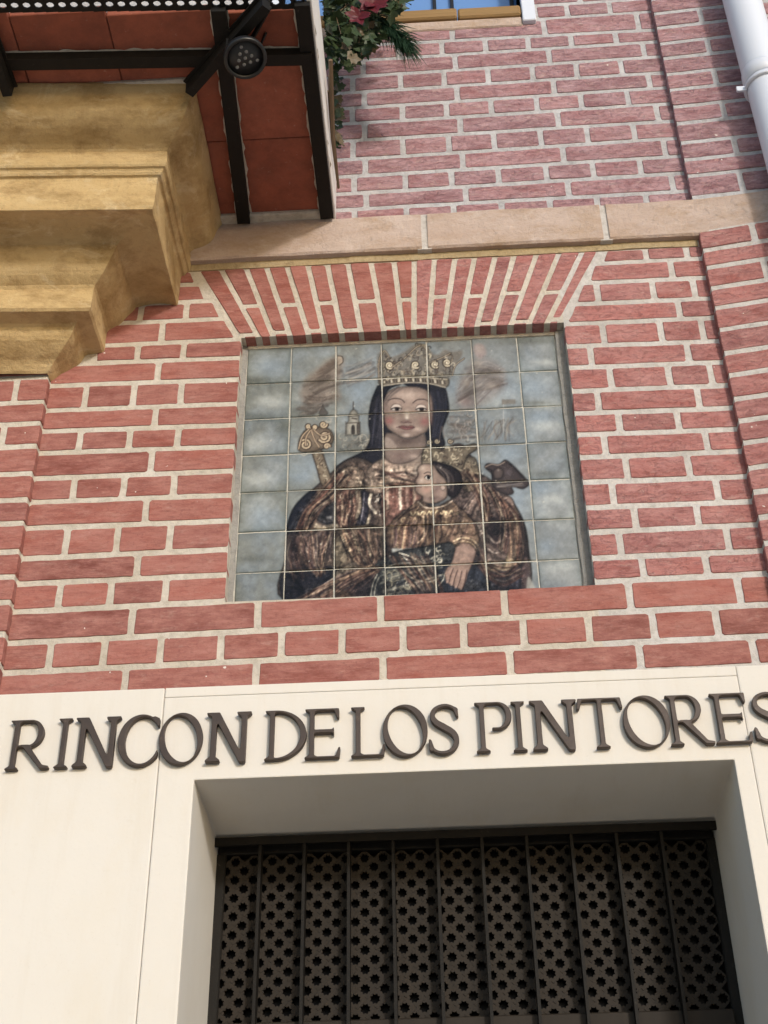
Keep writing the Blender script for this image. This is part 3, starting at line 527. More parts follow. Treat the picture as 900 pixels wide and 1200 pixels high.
    C.curls([(494, 646), (518, 642), (522, 660), (496, 662)], 20, 3.4, [(180, 178, 160), (28, 30, 40)], 1.3, .8, 41)
    C.poly([(536, 640), (548, 637), (558, 646), (554, 660), (548, 672), (546, 680), (541, 690), (535, 688), (524, 682), (522, 670), (530, 658)], (146, 112, 98), .9)
    B(544, 648, 7, 6, (164, 132, 116), .7); B(553, 652, 3, 10, (92, 64, 62), .7)
    for q in ([(529, 666), (526, 674), (524, 682)], [(534, 668), (531, 677), (529, 685)], [(539, 669), (537, 679), (534, 688)], [(545, 668), (543, 680), (540, 690)]): C.line(q, 2.6, (174, 138, 122), .85, .7); C.line([(x+2.2, y+.4) for x, y in q], .9, (70, 46, 46), .85)
    # long flowing cloth strokes, light over dark
    LT_, DK_ = [(172, 140, 108), (138, 100, 80), (196, 176, 142), (120, 76, 62)], [(34, 26, 26), (52, 38, 36), (72, 46, 40)]
    for a, b, n, sd in (([(396, 552), (372, 576), (352, 600), (344, 622)], [(412, 560), (398, 580), (376, 600), (362, 622)], 16, 101), ([(352, 628), (350, 646), (358, 664), (372, 676)], [(388, 626), (386, 640), (382, 656), (380, 668)], 14, 102),
                        ([(340, 632), (338, 650), (338, 664), (342, 680)], [(352, 630), (352, 648), (354, 662), (360, 676)], 6, 103), ([(396, 580), (398, 596), (396, 612), (398, 618)], [(420, 578), (420, 594), (416, 606), (416, 616)], 10, 104),
                        ([(396, 622), (404, 640), (414, 656), (420, 664)], [(444, 620), (446, 634), (446, 648), (446, 656)], 16, 105), ([(344, 704), (368, 690), (396, 676), (430, 664)], [(400, 704), (416, 692), (430, 680), (446, 668)], 14, 106),
                        ([(566, 566), (580, 590), (584, 612), (582, 640)], [(600, 594), (610, 612), (614, 640), (612, 664)], 18, 107), ([(540, 552), (552, 570), (560, 590), (566, 612)], [(560, 556), (568, 574), (574, 590), (576, 606)], 12, 108),
                        ([(560, 640), (570, 656), (590, 664), (606, 656)], [(562, 664), (574, 680), (592, 686), (612, 676)], 12, 109), ([(452, 650), (470, 672), (484, 690), (490, 702)], [(500, 652), (510, 670), (518, 686), (520, 700)], 16, 110),
                        ([(462, 612), (458, 622), (456, 632), (455, 640)], [(520, 602), (520, 616), (518, 628), (514, 638)], 14, 111), ([(446, 548), (460, 552), (476, 556), (490, 560)], [(440, 566), (456, 570), (472, 572), (488, 572)], 9, 112)):
        C.folds(a, b, n, DK_, 2.4, .7, sd, 5); C.folds(a, b, max(4, n-4), LT_, 1., .6, sd+50, 6)
    for cx, cy, rx, ry in ((346, 690, 14, 16), (352, 672, 14, 10), (344, 640, 6, 20), (384, 600, 8, 8), (420, 690, 14, 10), (582, 620, 10, 14), (590, 690, 24, 8), (540, 606, 4, 12), (506, 590, 14, 4), (452, 640, 6, 16), (560, 650, 6, 14), (500, 696, 30, 6), (436, 600, 4, 18)):
        C.blob(cx, cy, rx, ry, (26, 24, 30), .6)
    # faces and hands stay clear of the strokes
    C.poly([(536, 640), (548, 637), (557, 646), (553, 660), (548, 672), (546, 680), (541, 690), (535, 688), (524, 682), (522, 670), (530, 658)], (150, 118, 104), 1.2, .75)
    for q in ([(529, 666), (526, 674), (524, 682)], [(534, 668), (531, 677), (529, 685)], [(539, 669), (537, 679), (534, 688)], [(545, 668), (543, 680), (540, 690)]): C.line([(x+2.2, y+.4) for x, y in q], 1., (64, 44, 44), .85)
    C.blob(532, 566, 16, 22, (40, 32, 34), .6); child()
    # brushwork over all the cloth: scrolling light and dark touches, skin left calm
    fig = np.zeros((C.h, C.w), np.float32); keep = C.a.copy()
    def mask(pts, v, soft):
        b, m = Canvas.poly(D_, pts, (0, 0, 0), soft, 0)
        x0, x1, y0, y1 = b[:4]; fig[y0:y1, x0:x1] = fig[y0:y1, x0:x1]*(1-m)+v*m
    D_ = C
    mask([(410, 542), (390, 558), (366, 578), (350, 596), (342, 620), (341, 660), (341, 700), (560, 698), (612, 690), (614, 640), (600, 596), (576, 570), (556, 545), (500, 530), (440, 542)], 1., 2.5)
    mask([(450, 455), (503, 455), (506, 490), (498, 535), (466, 545), (450, 520)], .08, 2)
    mask([(486, 545), (497, 524), (556, 520), (541, 552), (540, 575), (522, 590), (498, 590), (484, 572)], .12, 1.5)
    mask([(536, 640), (556, 642), (554, 662), (541, 690), (522, 684), (524, 668)], .25, 2)
    mask([(447, 452), (433, 480), (432, 510), (424, 530), (448, 530), (450, 480)], .35, 2)
    wx, wy = C.fbm(26, 71), C.fbm(26, 81)
    r0 = np.sin(2*math.pi*(2.4*C.fbm(44, 73)+1.4*wx))
    r1 = np.sin(2*math.pi*(3.6*wx+1.8*wy)); r2 = np.sin(2*math.pi*(5*wy+2.5*C.fbm(18, 91)))
    fine = C.fbm(5, 95)
    k = 1+fig*(.22*r0+.13*r1*np.abs(r1)+.10*r2*np.abs(r2)+.45*(fine-.5))
    C.a *= k[..., None]*(1+fig[..., None]*np.array([.03, -.01, -.04], np.float32))
    hi = fig*np.clip(r1*r2-.5, 0, 1)*.8*np.clip((fine-.42)*5, 0, 1)
    C.a += hi[..., None]*np.array([74, 68, 56], np.float32)
    lum = C.a.mean(2, keepdims=True); C.a = C.a*.60+lum*.40
    C.a = np.clip((C.a-98)*1.14+98, 14, 238)
    # glaze: faint mottling, small losses
    m = C.fbm(9, 61)[..., None]; C.a *= (.9+.2*m)
    for i in range(26):
        x, y = 280+C.rng.rand()*370, 405+C.rng.rand()*290
        C.blob(x, y, .5+C.rng.rand()*.7, .5+C.rng.rand()*.6, (206, 204, 196), .8)
    return C
# ================================================================ SETTING
me = bpy.data.meshes.new('ground'); me.from_pydata([(-400, -400, 0), (400, -400, 0), (400, 400, 0), (-400, 400, 0)], [], [(0, 1, 2, 3)])
g = link('ground', me, M['paving']); g['kind'] = 'structure'

# ---------------------------------------------------------------- brickwork
PANEL, NICHE = .023, .0625                    # recess of the brick panel, of the tile bed
class Plane:
    """face of a wall: u runs along it, 'off' comes out of it"""
    def __init__(s, x0, y0, deg=0.):
        a = math.radians(deg); s.p0 = np.array([x0, y0, 0.]); s.d = np.array([math.cos(a), -math.sin(a), 0.]); s.n = np.array([-math.sin(a), -math.cos(a), 0.])
    def at(s, u, z, off=0.): return s.p0+s.d*u+np.array([0, 0, z])+s.n*off
    def uz(s, px, py): P = on_plane(px, py, s.p0, s.n); return float((P-s.p0)@s.d), float(P[2])
def np_cross2(a, b): return a[0]*b[1]-a[1]*b[0]
def inset(poly, ins):
    n = len(poly); L = []
    for i in range(n):
        a, b = np.array(poly[i], float), np.array(poly[(i+1) % n], float); t = (b-a)/np.linalg.norm(b-a); nn = np.array([-t[1], t[0]])
        L.append((a+nn*ins[i], t))
    out = []
    for i in range(n):
        (p, t), (q, s) = L[i-1], L[i]
        out.append(p+t*(np_cross2(q-p, s)/np_cross2(t, s)))
    return out
RB = random.Random(11)
def brick(parent, pl, poly, ins, mat, proud=.0022, depth=.03, jit=.0009, name='brick', hard=()):
    c = inset(poly, ins); n = len(c); ring = []
    tilt = [RB.uniform(-.0006, .0008)]+[RB.uniform(-.0007, .0007) for _ in range(2)]
    for i in range(n):
        a, b, p = c[i], c[(i+1) % n], c[i-1]
        L = np.linalg.norm(b-a); Lp = np.linalg.norm(p-a)
        r = 0 if i in hard else min(.0030*RB.uniform(.4, 1.7), .2*L, .2*Lp)
        if r: ring.append(a+(p-a)/Lp*r)
        ring.append(a+(b-a)/L*r)
        k = max(1, int(L/.022))
        for q in range(1, k): ring.append(a+(b-a)*q/k)
    ring = [q if len(hard) else q+np.array([RB.uniform(-jit, jit), RB.uniform(-jit, jit)]) for q in ring]
    ctr = sum(ring)/len(ring); m = len(ring); v = []
    for off, s in ((-depth, 0.), (proud-.0012, 0.), (proud, .0012)):
        for q in ring:
            dd = q-ctr; w = q-dd/np.linalg.norm(dd)*s*1.3
            o = off if off < 0 else off+tilt[0]+tilt[1]*dd[0]/.15+tilt[2]*dd[1]/.04
            v.append(pl.at(w[0], w[1], o))
    f = [(j*m+i, j*m+(i+1) % m, (j+1)*m+(i+1) % m, (j+1)*m+i) for j in range(2) for i in range(m)]+[tuple(range(2*m, 3*m))]
    return pydata(name, v, f, mat, parent)
J = .0085                                     # half a mortar joint
def bed(pl, pts):
    """bed joint through measured picture points -> z as a function of u"""
    q = sorted(pl.uz(*p) for p in pts); us = [a for a, _ in q]; zs = [b for _, b in q]
    if len(q) == 1: return lambda u: zs[0]
    def f(u):
        if u <= us[0]: k = (zs[1]-zs[0])/(us[1]-us[0]); return zs[0]+max(-.01, min(.01, k))*(u-us[0])
        if u >= us[-1]: k = (zs[-1]-zs[-2])/(us[-1]-us[-2]); return zs[-1]+max(-.01, min(.01, k))*(u-us[-1])
        return float(np.interp(u, us, zs))
    return f
def lay(parent, pl, lo, hi, cuts, mat, ends=(0., 0.), pick=None, **kw):
    """one course: cuts are u (or (u_bottom, u_top)) of the head joints, first and last are the ends of the course"""
    for i in range(len(cuts)-1):
        a = cuts[i] if hasattr(cuts[i], '__len__') else (cuts[i],)*2; b = cuts[i+1] if hasattr(cuts[i+1], '__len__') else (cuts[i+1],)*2
        poly = [(a[0], lo(a[0])), (b[0], lo(b[0])), (b[1], hi(b[1])), (a[1], hi(a[1]))]
        ins = (J, ends[1] if i == len(cuts)-2 else J, J, ends[0] if i == 0 else J)
        m = pick(.5*(a[0]+b[0]), lo(a[0])) if pick else mat
        brick(parent, pl, poly, ins, m, **kw)

P0 = Plane(0., PANEL)
wall = thing('brick_wall', 'recessed red brick panel in header and stretcher courses around the tile picture', 'brick wall', (0, .1, 3.15))
XL, XR = -1.027, .777                         # inner corners at the two pilasters
NL, NR, NB, NT = -.513, .369, 3.389, 4.236    # niche of the tile picture
ZB = 3.149                                    # foot of the brickwork
bm = bmesh.new()
bbox(bm, XL, NL, PANEL, .2, ZB-.02, 4.56); bbox(bm, NL, NR, PANEL, .2, ZB-.02, NB-.004); bbox(bm, NL, NR, PANEL, .2, NT+.002, 4.56)
from_bm('mortar_bed', bm, M['mortar'], wall)
bm = bmesh.new(); bbox(bm, NR, XR+.02, PANEL, .2, ZB-.02, 4.56); from_bm('mortar_bed', bm, M['pale_mortar'], wall)
LJ = [817.3, 784.4, 749.8, 713.3, 681.3, 651.8, 616.9, 586.7, 558.9, 529.6, 504.2, 480, 451.1, 426]
LJ = [((100, y)) for y in LJ]+[(190, 402.2), (190, 376.9), (228, 353.6), (221, 333.8), (221, 313.3)]
RJ = [(770, y) for y in (786.2, 751.6, 715.1, 678.7, 651.3, 620.4, 592.2, 562.4, 532.9, 506.7, 481.6, 454.9, 427.6, 402.7, 375.6, 352.7, 328.2, 305.8, 288)]
BEDS = [bed(P0, (a, b)) for a, b in zip(LJ, RJ)]; BEDS[18] = lambda u: 4.509
def U(px, k): return P0.uz(px, (RJ[k][1]+RJ[k+1][1])/2+(770-px)*.045)[0]
# head joints, left of the picture and right of it, from the foot upwards (picture x of each joint)
full = {0: [146.7, 300, 448.9, 597.8, 750, 883.3], 1: [58.9, 122.2, 188.4, 258.9, 330, 401, 472.2, 543.3, 613.8, 690, 765.6, 840], 2: [154.9, 302.2, 446.2, 591.3, 737.8, 866.2]}
left = {3: [70, 129.8, 194.2], 4: [161], 5: [77.3, 137.1, 198.9], 6: [170.4], 7: [85.6, 144.4, 203.3], 8: [176.7], 9: [92.2, 151, 207.8], 10: [181.4], 11: [99.3, 156, 211.8], 12: [184.7], 13: [106, 161, 215],
        14: [190], 15: [112, 165, 218.4], 16: [], 17: []}
right = {3: [753.3, 827.8], 4: [726.7, 852.7], 5: [744, 817.3], 6: [718.2, 840.4], 7: [734.4, 806.7], 8: [708.9, 827.8], 9: [725.6, 794.4], 10: [701, 818.2], 11: [715.6, 784, 832.9], 12: [692.7, 806.2], 13: [707.3, 774.4, 823.3],
         14: [795.6], 15: [700, 765.6, 813.3], 16: [786.7], 17: [756.7, 804.4]}
def pick_panel(u, z): return M['brick_rough'] if u > .36 and z > 3.36 else M['brick_smooth']
for k, js in full.items(): lay(wall, P0, BEDS[k], BEDS[k+1], [XL+.001]+[U(x, k) for x in js]+[XR], None, (.001, .001), pick_panel)
AS = {14: ((279, 265), (661, 672)), 15: ((261, 252), (672, 681)), 16: ((243, 235.6), (687.8, 694.4)), 17: ((232, 225.6), (703.3, 709))}   # courses cut by the flat arch
for k, js in left.items():
    if k in AS:
        (b, t) = AS[k][0]; ub = P0.uz(b, LJ[k][1])[0]; ut = P0.uz(t, LJ[k+1][1])[0]; e = (ub, ut)
    else: e = NL
    st = XL+.001 if k < 13 else (XL+.12 if k < 15 else -.86 if k < 16 else -.77)
    lay(wall, P0, BEDS[k], BEDS[k+1], [st]+[U(x, k) for x in js if U(x, k) > st+.03]+[e], None, (.001, 0. if k not in AS else J), pick_panel)
for k, js in right.items():
    if k in AS:
        (b, t) = AS[k][1]; e = (P0.uz(b, RJ[k][1]+4)[0], P0.uz(t, RJ[k+1][1]+4)[0])
    else: e = NR
    lay(wall, P0, BEDS[k], BEDS[k+1], [e]+[U(x, k) for x in js]+[XR], None, (0. if k not in AS else J, .001), pick_panel)

# flat arch of upright bricks over the picture
arch = thing('flat_arch', 'flat arch of fanned upright bricks over the tile picture', 'brick arch', (-.08, .1, 4.24))
AJ = [((228.9, 314), (278.9, 394)), ((257.8, 313), (302, 394)), ((288, 313), (320, 394)), ((312, 312), (340, 394)), ((336, 311), (361.8, 393)), ((360.7, 311), (380, 392)), ((383.8, 310), (400.7, 392)), ((408, 310), (423.3, 391)),
      ((435, 309), (450, 389)), ((462, 308), (472, 388)), ((485.6, 307), (485, 387.5)), ((509, 305), (502.7, 386)), ((533, 304), (520.7, 385)), ((556, 303), (539, 384)), ((580, 302), (559, 383)), ((602, 301), (578.6, 382)),
      ((628.6, 299), (599, 381)), ((655, 297.5), (620, 380)), ((682, 296), (641, 379.5)), ((703, 294), (656, 379))]
AZ = NT; AT = 4.506
def aj(i, z):
    (a, za), (b, zb) = P0.uz(*AJ[i][0]), P0.uz(*AJ[i][1]); return a+(b-a)*(z-za)/(zb-za)
for i in range(len(AJ)-1):
    cut = (.955 if i % 2 == 0 else .56)+RB.uniform(-.01, .01); zc = AT+(AZ-AT)*cut; h = .0075
    mt = M['brick_rough'] if i > 9 else M['brick_smooth']
    for z0, z1, i0, i1 in ((zc, AT, h, .004), (AZ, zc, 0., h)):
        low = z0 == AZ
        a0 = max(aj(i, z0), NL+.002) if low else aj(i, z0); b0 = min(aj(i+1, z0), NR-.002) if low else aj(i+1, z0)
        brick(arch, P0, [(a0, z0), (b0, z0), (aj(i+1, z1), z1), (aj(i, z1), z1)], (i0, h, i1, h), mt, depth=.0405 if low else .02, jit=.0005)

# pilasters
pilL = thing('brick_pilaster', 'brick pilaster standing proud below the ochre stone cornice', 'pilaster', (-1.2, .05, 3.15))
PL = Plane(0., 0.)
boxo('mortar_core', -1.62, XL, .0, .2, ZB-.02, 4.3, M['mortar'], pilL, .003)
LB = [(3, 780), (10, 743.3), (14, 706), (18, 676), (22, 646.7), (29, 613), (34.4, 585.6), (39, 555), (42, 522.7), (46.7, 496), (52, 471), (54.4, 442), (57, 416)]
lz = [PL.uz(*q)[1] for q in LB]; lz[0] = ZB+.075
lz = [ZB-.004]+lz
hj = {11: 23.3, 9: 16.7, 7: 10, 5: 2}
for k in range(len(lz)-1):
    z0, z1 = lz[k], lz[k+1]; c = PL.uz(hj.get(k, -6), 700 if k < 4 else 560)[0] if k in hj else None
    x0 = PL.uz(23.3, 432)[0]-.006*(11-k)
    cuts = [-1.62+RB.uniform(0, .02), x0-.32, x0-.16, x0, XL] if k % 2 else [-1.62, x0-.24, XL-.285, XL]
    lay(pilL, PL, lambda u: z0, lambda u: z1, cuts, M['brick_smooth'], (J, -.003), depth=.02)
# brick ends that show on the side of the pilaster
class SidePlane:
    def __init__(s, x, y0, sg): s.x, s.y0, s.sg = x, y0, sg
    def at(s, u, z, off=0.): return np.array([s.x+s.sg*off, s.y0+u*(1 if s.sg > 0 else -1), z])
def returns(parent, zs, x, sg, mat):
    sp = SidePlane(x, 0., sg)
    for k in range(len(zs)-1):
        lo, hi = (.0, PANEL+.002) if sg > 0 else (-PANEL-.002, 0.)
        brick(parent, sp, [(lo, zs[k]), (hi, zs[k]), (hi, zs[k+1]), (lo, zs[k+1])], (J, 0, J, 0), mat, proud=.0025, depth=.01, jit=.0004)
pilR = thing('brick_pilaster', 'rough pink brick pilaster under the right end of the stone band', 'pilaster', (1., .0, 3.15))
PR = Plane(.776, 0., 9.)
RBED = [((819, 271), (900, 261)), ((826, 293.7), (900, 281.7)), ((830, 313.9), (900, 302)), ((835.4, 338), (900, 325.5)), ((839, 361.3), (900, 350.4)), ((844, 387), (900, 378)), ((850.7, 414), (900, 405)), ((856.7, 440), (900, 432.5)), ((862, 468), (900, 461.5)),
        ((866.7, 494), (900, 487.8)), ((872, 519.5), (900, 514)), ((879, 549), (900, 544)), ((885, 576.7), (900, 572)), ((891.7, 606.7), (905, 603)), ((899, 636.7), (910, 633))]
rz = [PR.uz(*a)[1] for a, b in RBED]; dz = .0785
while rz[-1] > ZB+.06: rz.append(rz[-1]-dz)
rz.append(ZB-.004); rz = rz[::-1]
bm = bmesh.new()
c4 = [PR.at(0, 0), PR.at(.62, 0), PR.at(.62, 0, -.25), np.array([.776, .2, 0])]
v0 = [bm.verts.new((*c[:2], ZB-.02)) for c in c4]; v1 = [bm.verts.new((*c[:2], 4.54)) for c in c4]
bm.faces.new(v0[::-1]); bm.faces.new(v1)
for i in range(4): bm.faces.new((v0[i], v0[(i+1) % 4], v1[(i+1) % 4], v1[i]))
from_bm('mortar_core', bm, M['pale_mortar'], pilR)
for k in range(len(rz)-1):
    top = len(rz)-2-k
    if top % 2 == 0: c = PR.uz(883.6, 275)[0]+.003*top if top == 0 else PR.uz(883.6, 275)[0]+.004*top; cuts = [0., c, c+.155, c+.31, .62]
    else: cuts = [0., .285+RB.uniform(-.01, .01), .57, .62]
    lay(pilR, PR, lambda u: rz[k], lambda u: rz[k+1], cuts, M['brick_rough'], (-.002, J), depth=.015)
returns(pilL, lz, XL, 1, M['brick_smooth']); returns(pilR, rz, .776, -1, M['brick_rough'])

# stone band
band = thing('stone_band', 'long pinkish sandstone band between the upper and lower brickwork', 'stone band', (0, .05, 4.52))
def block(x0, x1, ends=None):
    """weathered stone: a subdivided face with chipped arrises"""
    nx = max(4, int((x1-x0)/.03)); zs = [4.528, 4.534, 4.56, 4.60, 4.64, 4.667, 4.673]; v, f = [], []
    rows = [(.06, 4.528)]+[(-.0015+(.005 if i in (0, 6) else 0), z) for i, z in enumerate(zs)]+[(.06, 4.673)]
    for i in range(nx+1):
        x = x0+(x1-x0)*i/nx; px = x; yo = 0.
        if x > .776: px = .776+(x-.776)*math.cos(math.radians(6)); yo = -(x-.776)*math.sin(math.radians(6))
        for j, (y, z) in enumerate(rows):
            n_ = mnoise((x*9, j*.7, 3.))*.003+mnoise((x*31, j*1.9, 7.))*.0016
            zz = z+(mnoise((x*6, 5., j*.2))*.0035 if j >= 6 else mnoise((x*8, 15., j*.2))*.0025 if j < 3 else 0)+(.010*max(0, x-.776))
            v.append((px, yo+y+(n_ if 0 < j < len(rows)-1 else 0), zz))
    R_ = len(rows)
    for i in range(nx):
        for j in range(R_-1): a = i*R_+j; f.append((a, a+R_, a+R_+1, a+1))
    f.append(tuple(range(R_))); f.append(tuple(range(nx*R_, nx*R_+R_))[::-1])
    return pydata('stone_block', v, f, M['band_stone'], band)
block(-.92, -.0075); block(.0105, .5065); block(.5245, 1.36)
for x0, x1 in ((-.02, .02), (.498, .532)): boxo('joint_mortar', x0, x1, .003, .05, 4.5265, 4.669, M['pale_mortar'], band, 0)
bm = bmesh.new()
for i in range(24):
    x = -.92+(1.69)*i/24; bbox(bm, x, x+1.69/24, PANEL-.004+RB.uniform(-.001, .001), .1, 4.503+RB.uniform(-.002, .002), 4.5295)
from_bm('mortar_fillet', bm, M['ochre_mortar'], band)

# upper wall
up = thing('brick_wall', 'upper rough pink brick wall between the balcony and the white downpipe', 'brick wall', (.2, .1, 4.68))
UX = .777
WX0, WX1, WZ = -.45, .352, 5.622              # upper window opening
bm = bmesh.new(); bbox(bm, -2.2, WX0, PANEL, .2, 4.62, 6.3); bbox(bm, WX1, UX+.02, PANEL, .2, 4.62, 6.3); bbox(bm, WX0, WX1, PANEL, .2, 4.62, WZ-.06); from_bm('mortar_bed', bm, M['cool_mortar'], up)
ULm = [(480, 262), (480, 242), (480, 223), (480, 203), (480, 182.9), (480, 161), (480, 141), (480, 122.7), (480, 104.4), (480, 86), (513, 65.6), (509, 48.9), (509, 31), (509, 15)]
URm = [(740, 248.8), (740, 227.8), (740, 206.7), (740, 186.7), (740, 165.6), (740, 145), (740, 124.4), (740, 105.6), (740, 87.8), (740, 68.9), (740, 51), (740, 36.7), (740, 15.6), (740, 0)]
UB = [bed(P0, (a, b)) for a, b in zip(ULm, URm)]
uj = [[415.6, 476.7, 532.2, 588.2, 645, 700.4, 757.8], [429.3, 546, 666, 787.8], [415, 475, 529.3, 584, 640, 695, 750.4], [428.2, 542.2, 660, 778.9], [413.8, 472.2, 526, 579, 633.8, 688.2, 742.9], [427.3, 539.3, 653.8, 770],
      [413, 471.8, 523.3, 575.6, 628.9, 681, 735.6], [427, 535.6, 648.9, 760.5], [413.3, 469.3, 520.4, 572, 624, 675.6, 728.2], [425.6, 533.3, 643.3, 754.4], [415, 467.8, 517.8, 568.9, 618.9, 669.3, 721.7], [425, 530, 637.8, 747.2], [664.4, 714.4]]
for k, js in enumerate(uj):
    us = [P0.uz(x, (URm[k][1]+URm[k+1][1])/2+(740-x)*.06)[0] for x in js]
    if k == 12: us = [WX1+.045]+us
    else:
        st = (.15 if k % 2 == 0 else .30); us = [us[0]-2*st, us[0]-st]+us
    if k % 2 == 1 and us[-1] < UX-.2: pass
    lay(up, P0, UB[k], UB[k+1], us+[UX], M['brick_mauve'], (J, .001))
z = UB[13](.6); k = 13
while z < 6.2:
    cuts = [WX1+.045, .55, UX] if k % 2 else [WX1+.045, .47, .62, UX]
    lay(up, P0, lambda u: z, lambda u: z+.0785, cuts, M['brick_mauve'], (0., .001)); z += .0785; k += 1
pilU = thing('brick_pilaster', 'rough brick pilaster behind the white downpipe', 'pilaster', (1., 0, 4.68))
PU = Plane(.776, 0., 4.)
UBED = [(811, 226.7), (809, 206.7), (804, 187.8), (800, 167.8), (795.6, 145), (792, 125.6), (789, 105.6), (783, 87.8), (779, 68.9), (775.6, 51.6), (771, 33.3), (767, 16.7), (763, 0)]
pz = [PU.uz(*q)[1] for q in UBED]; pz[0] = 4.678
while pz[-1] < 6.2: pz.append(pz[-1]+.079)
bm = bmesh.new()
c4 = [PU.at(0, 0), PU.at(.62, 0), PU.at(.62, 0, -.22), np.array([.776, .2, 0])]
v0 = [bm.verts.new((*c[:2], 4.64)) for c in c4]; v1 = [bm.verts.new((*c[:2], 6.3)) for c in c4]
bm.faces.new(v0[::-1]); bm.faces.new(v1)
for i in range(4): bm.faces.new((v0[i], v0[(i+1) % 4], v1[(i+1) % 4], v1[i]))
from_bm('mortar_core', bm, M['cool_mortar'], pilU)
for k in range(len(pz)-1):
    if k % 2 == 0: c = .148+RB.uniform(-.006, .006); cuts = [0., c, c+.155, c+.31, .62]
    else: cuts = [0., .29+RB.uniform(-.01, .01), .58, .62]
    lay(pilU, PU, lambda u: pz[k], lambda u: pz[k+1], cuts, M['brick_mauve'], (-.002, J), depth=.015)
returns(pilU, pz, .776, -1, M['brick_mauve'])

# cream plaster wall with the window opening
pw = thing('plaster_wall', 'smooth cream plaster wall under the brickwork, cut by the deep window', 'plaster wall', (0, .2, 0))
OX0, OX1, OZ, OB = -.551, .616, 2.913, 1.05   # window opening
G = .0005; G2 = .0002
zt = ZB-.006; zl = 3.118
def slab(name, x0, x1, z0, z1, bev=.004): return boxo(name, x0, x1, -.006, .37, z0, z1, M['plaster'], pw, bev, 2)
slab('plaster_field', -2.4, -.632-G, 0, zt); slab('plaster_field', .655+G2, 2.4, 0, zt)
def prism(name, outline, y0, y1, mat, parent, bev=.003):
    bm = bmesh.new(); a = [bm.verts.new((x, y0, z)) for x, z in outline]; b = [bm.verts.new((x, y1, z)) for x, z in outline]; n = len(a)
    bm.faces.new(a); bm.faces.new(b[::-1])
    for i in range(n): bm.faces.new((a[i], b[i], b[(i+1) % n], a[(i+1) % n]))
    bmesh.ops.recalc_face_normals(bm, faces=bm.faces)
    if bev: bmesh.ops.bevel(bm, geom=list(bm.edges), offset=bev, segments=2, affect='EDGES', profile=.6)
    return from_bm(name, bm, mat, parent)
prism('window_surround', [(-.632+G, OB), (OX0, OB), (OX0, OZ), (OX1, OZ+.002), (OX1, OB), (.655-G2, OB), (.655-G2, zl-G2), (-.632+G, zl-G2)], -.006, .37, M['plaster'], pw)
slab('plaster_strip', -.632+G, .655-G2, zl+G2, zt, .003); slab('plaster_apron', -.632+G, .655-G2, 0, OB-.001)
slab2 = lambda x0, x1, y0, z0, z1: boxo('plaster_field', x0, x1, y0, .36, z0, z1, M['plaster'], pw, .004)
slab2(-3.4, -1.6215, .03, zt+.001, 6.6); slab2(1.37, 3.4, .03, zt+.001, 6.6); slab2(-3.4, -2.401, .0, 0, zt); slab2(2.401, 3.4, .0, 0, zt)
# ================================================================ TILE PICTURE
mural = thing('tile_picture', 'glazed tile picture of a crowned woman holding a crowned child, set in a shallow niche', 'tile picture', (-.07, .07, 3.39))
boxo('grout_bed', NL-.01, NR+.01, NICHE, .2, NB-.06, NT+.004, M['grout'], mural, 0)
for lo, hi, y, sg in ((NL-.002, -.4995, NICHE-.007, 0), (.3455, NR+.002, NICHE-.012, 1)):     # cement frame round the tiles, hand-smeared
    bm = bmesh.new()
    va = [[bm.verts.new((x+(RB.uniform(-.0016, .0016) if (k == 1) != bool(sg) else 0), yy, NB-.03+(NT-NB+.03)*i/24)) for k, (x, yy) in enumerate(((lo, y+.004*sg), (hi, y+.004*(1-sg))))] for i in range(25)]
    for i in range(24): bm.faces.new((va[i][0], va[i][1], va[i+1][1], va[i+1][0]))
    r_ = bmesh.ops.extrude_face_region(bm, geom=list(bm.faces))
    for v_ in r_['geom']:
        if isinstance(v_, bmesh.types.BMVert): v_.co.y = .1
    from_bm('cement_frame', bm, M['grey_mortar'], mural)
bm = bmesh.new(); bbox(bm, -.4995, .3455, NICHE-.006, .1, 4.2265, NT+.004, .002); from_bm('cement_edge', bm, M['mortar'], mural)
CV = paint_mural()
LIN = ((np.clip(CV.a, 0, 255)/255.)/12.92*(CV.a/255. <= .04045)+((np.clip(CV.a, 0, 255)/255.+.055)/1.055)**2.4*(CV.a/255. > .04045))*PAINT_GAIN
TX = [-.4985, -.377, -.2549, -.1302, -.0069, .1162, .2405, .3445]; TZ = [4.2265, 4.0995, 3.9765, 3.855, 3.735, 3.611, 3.490, 3.372]
RT = random.Random(4)
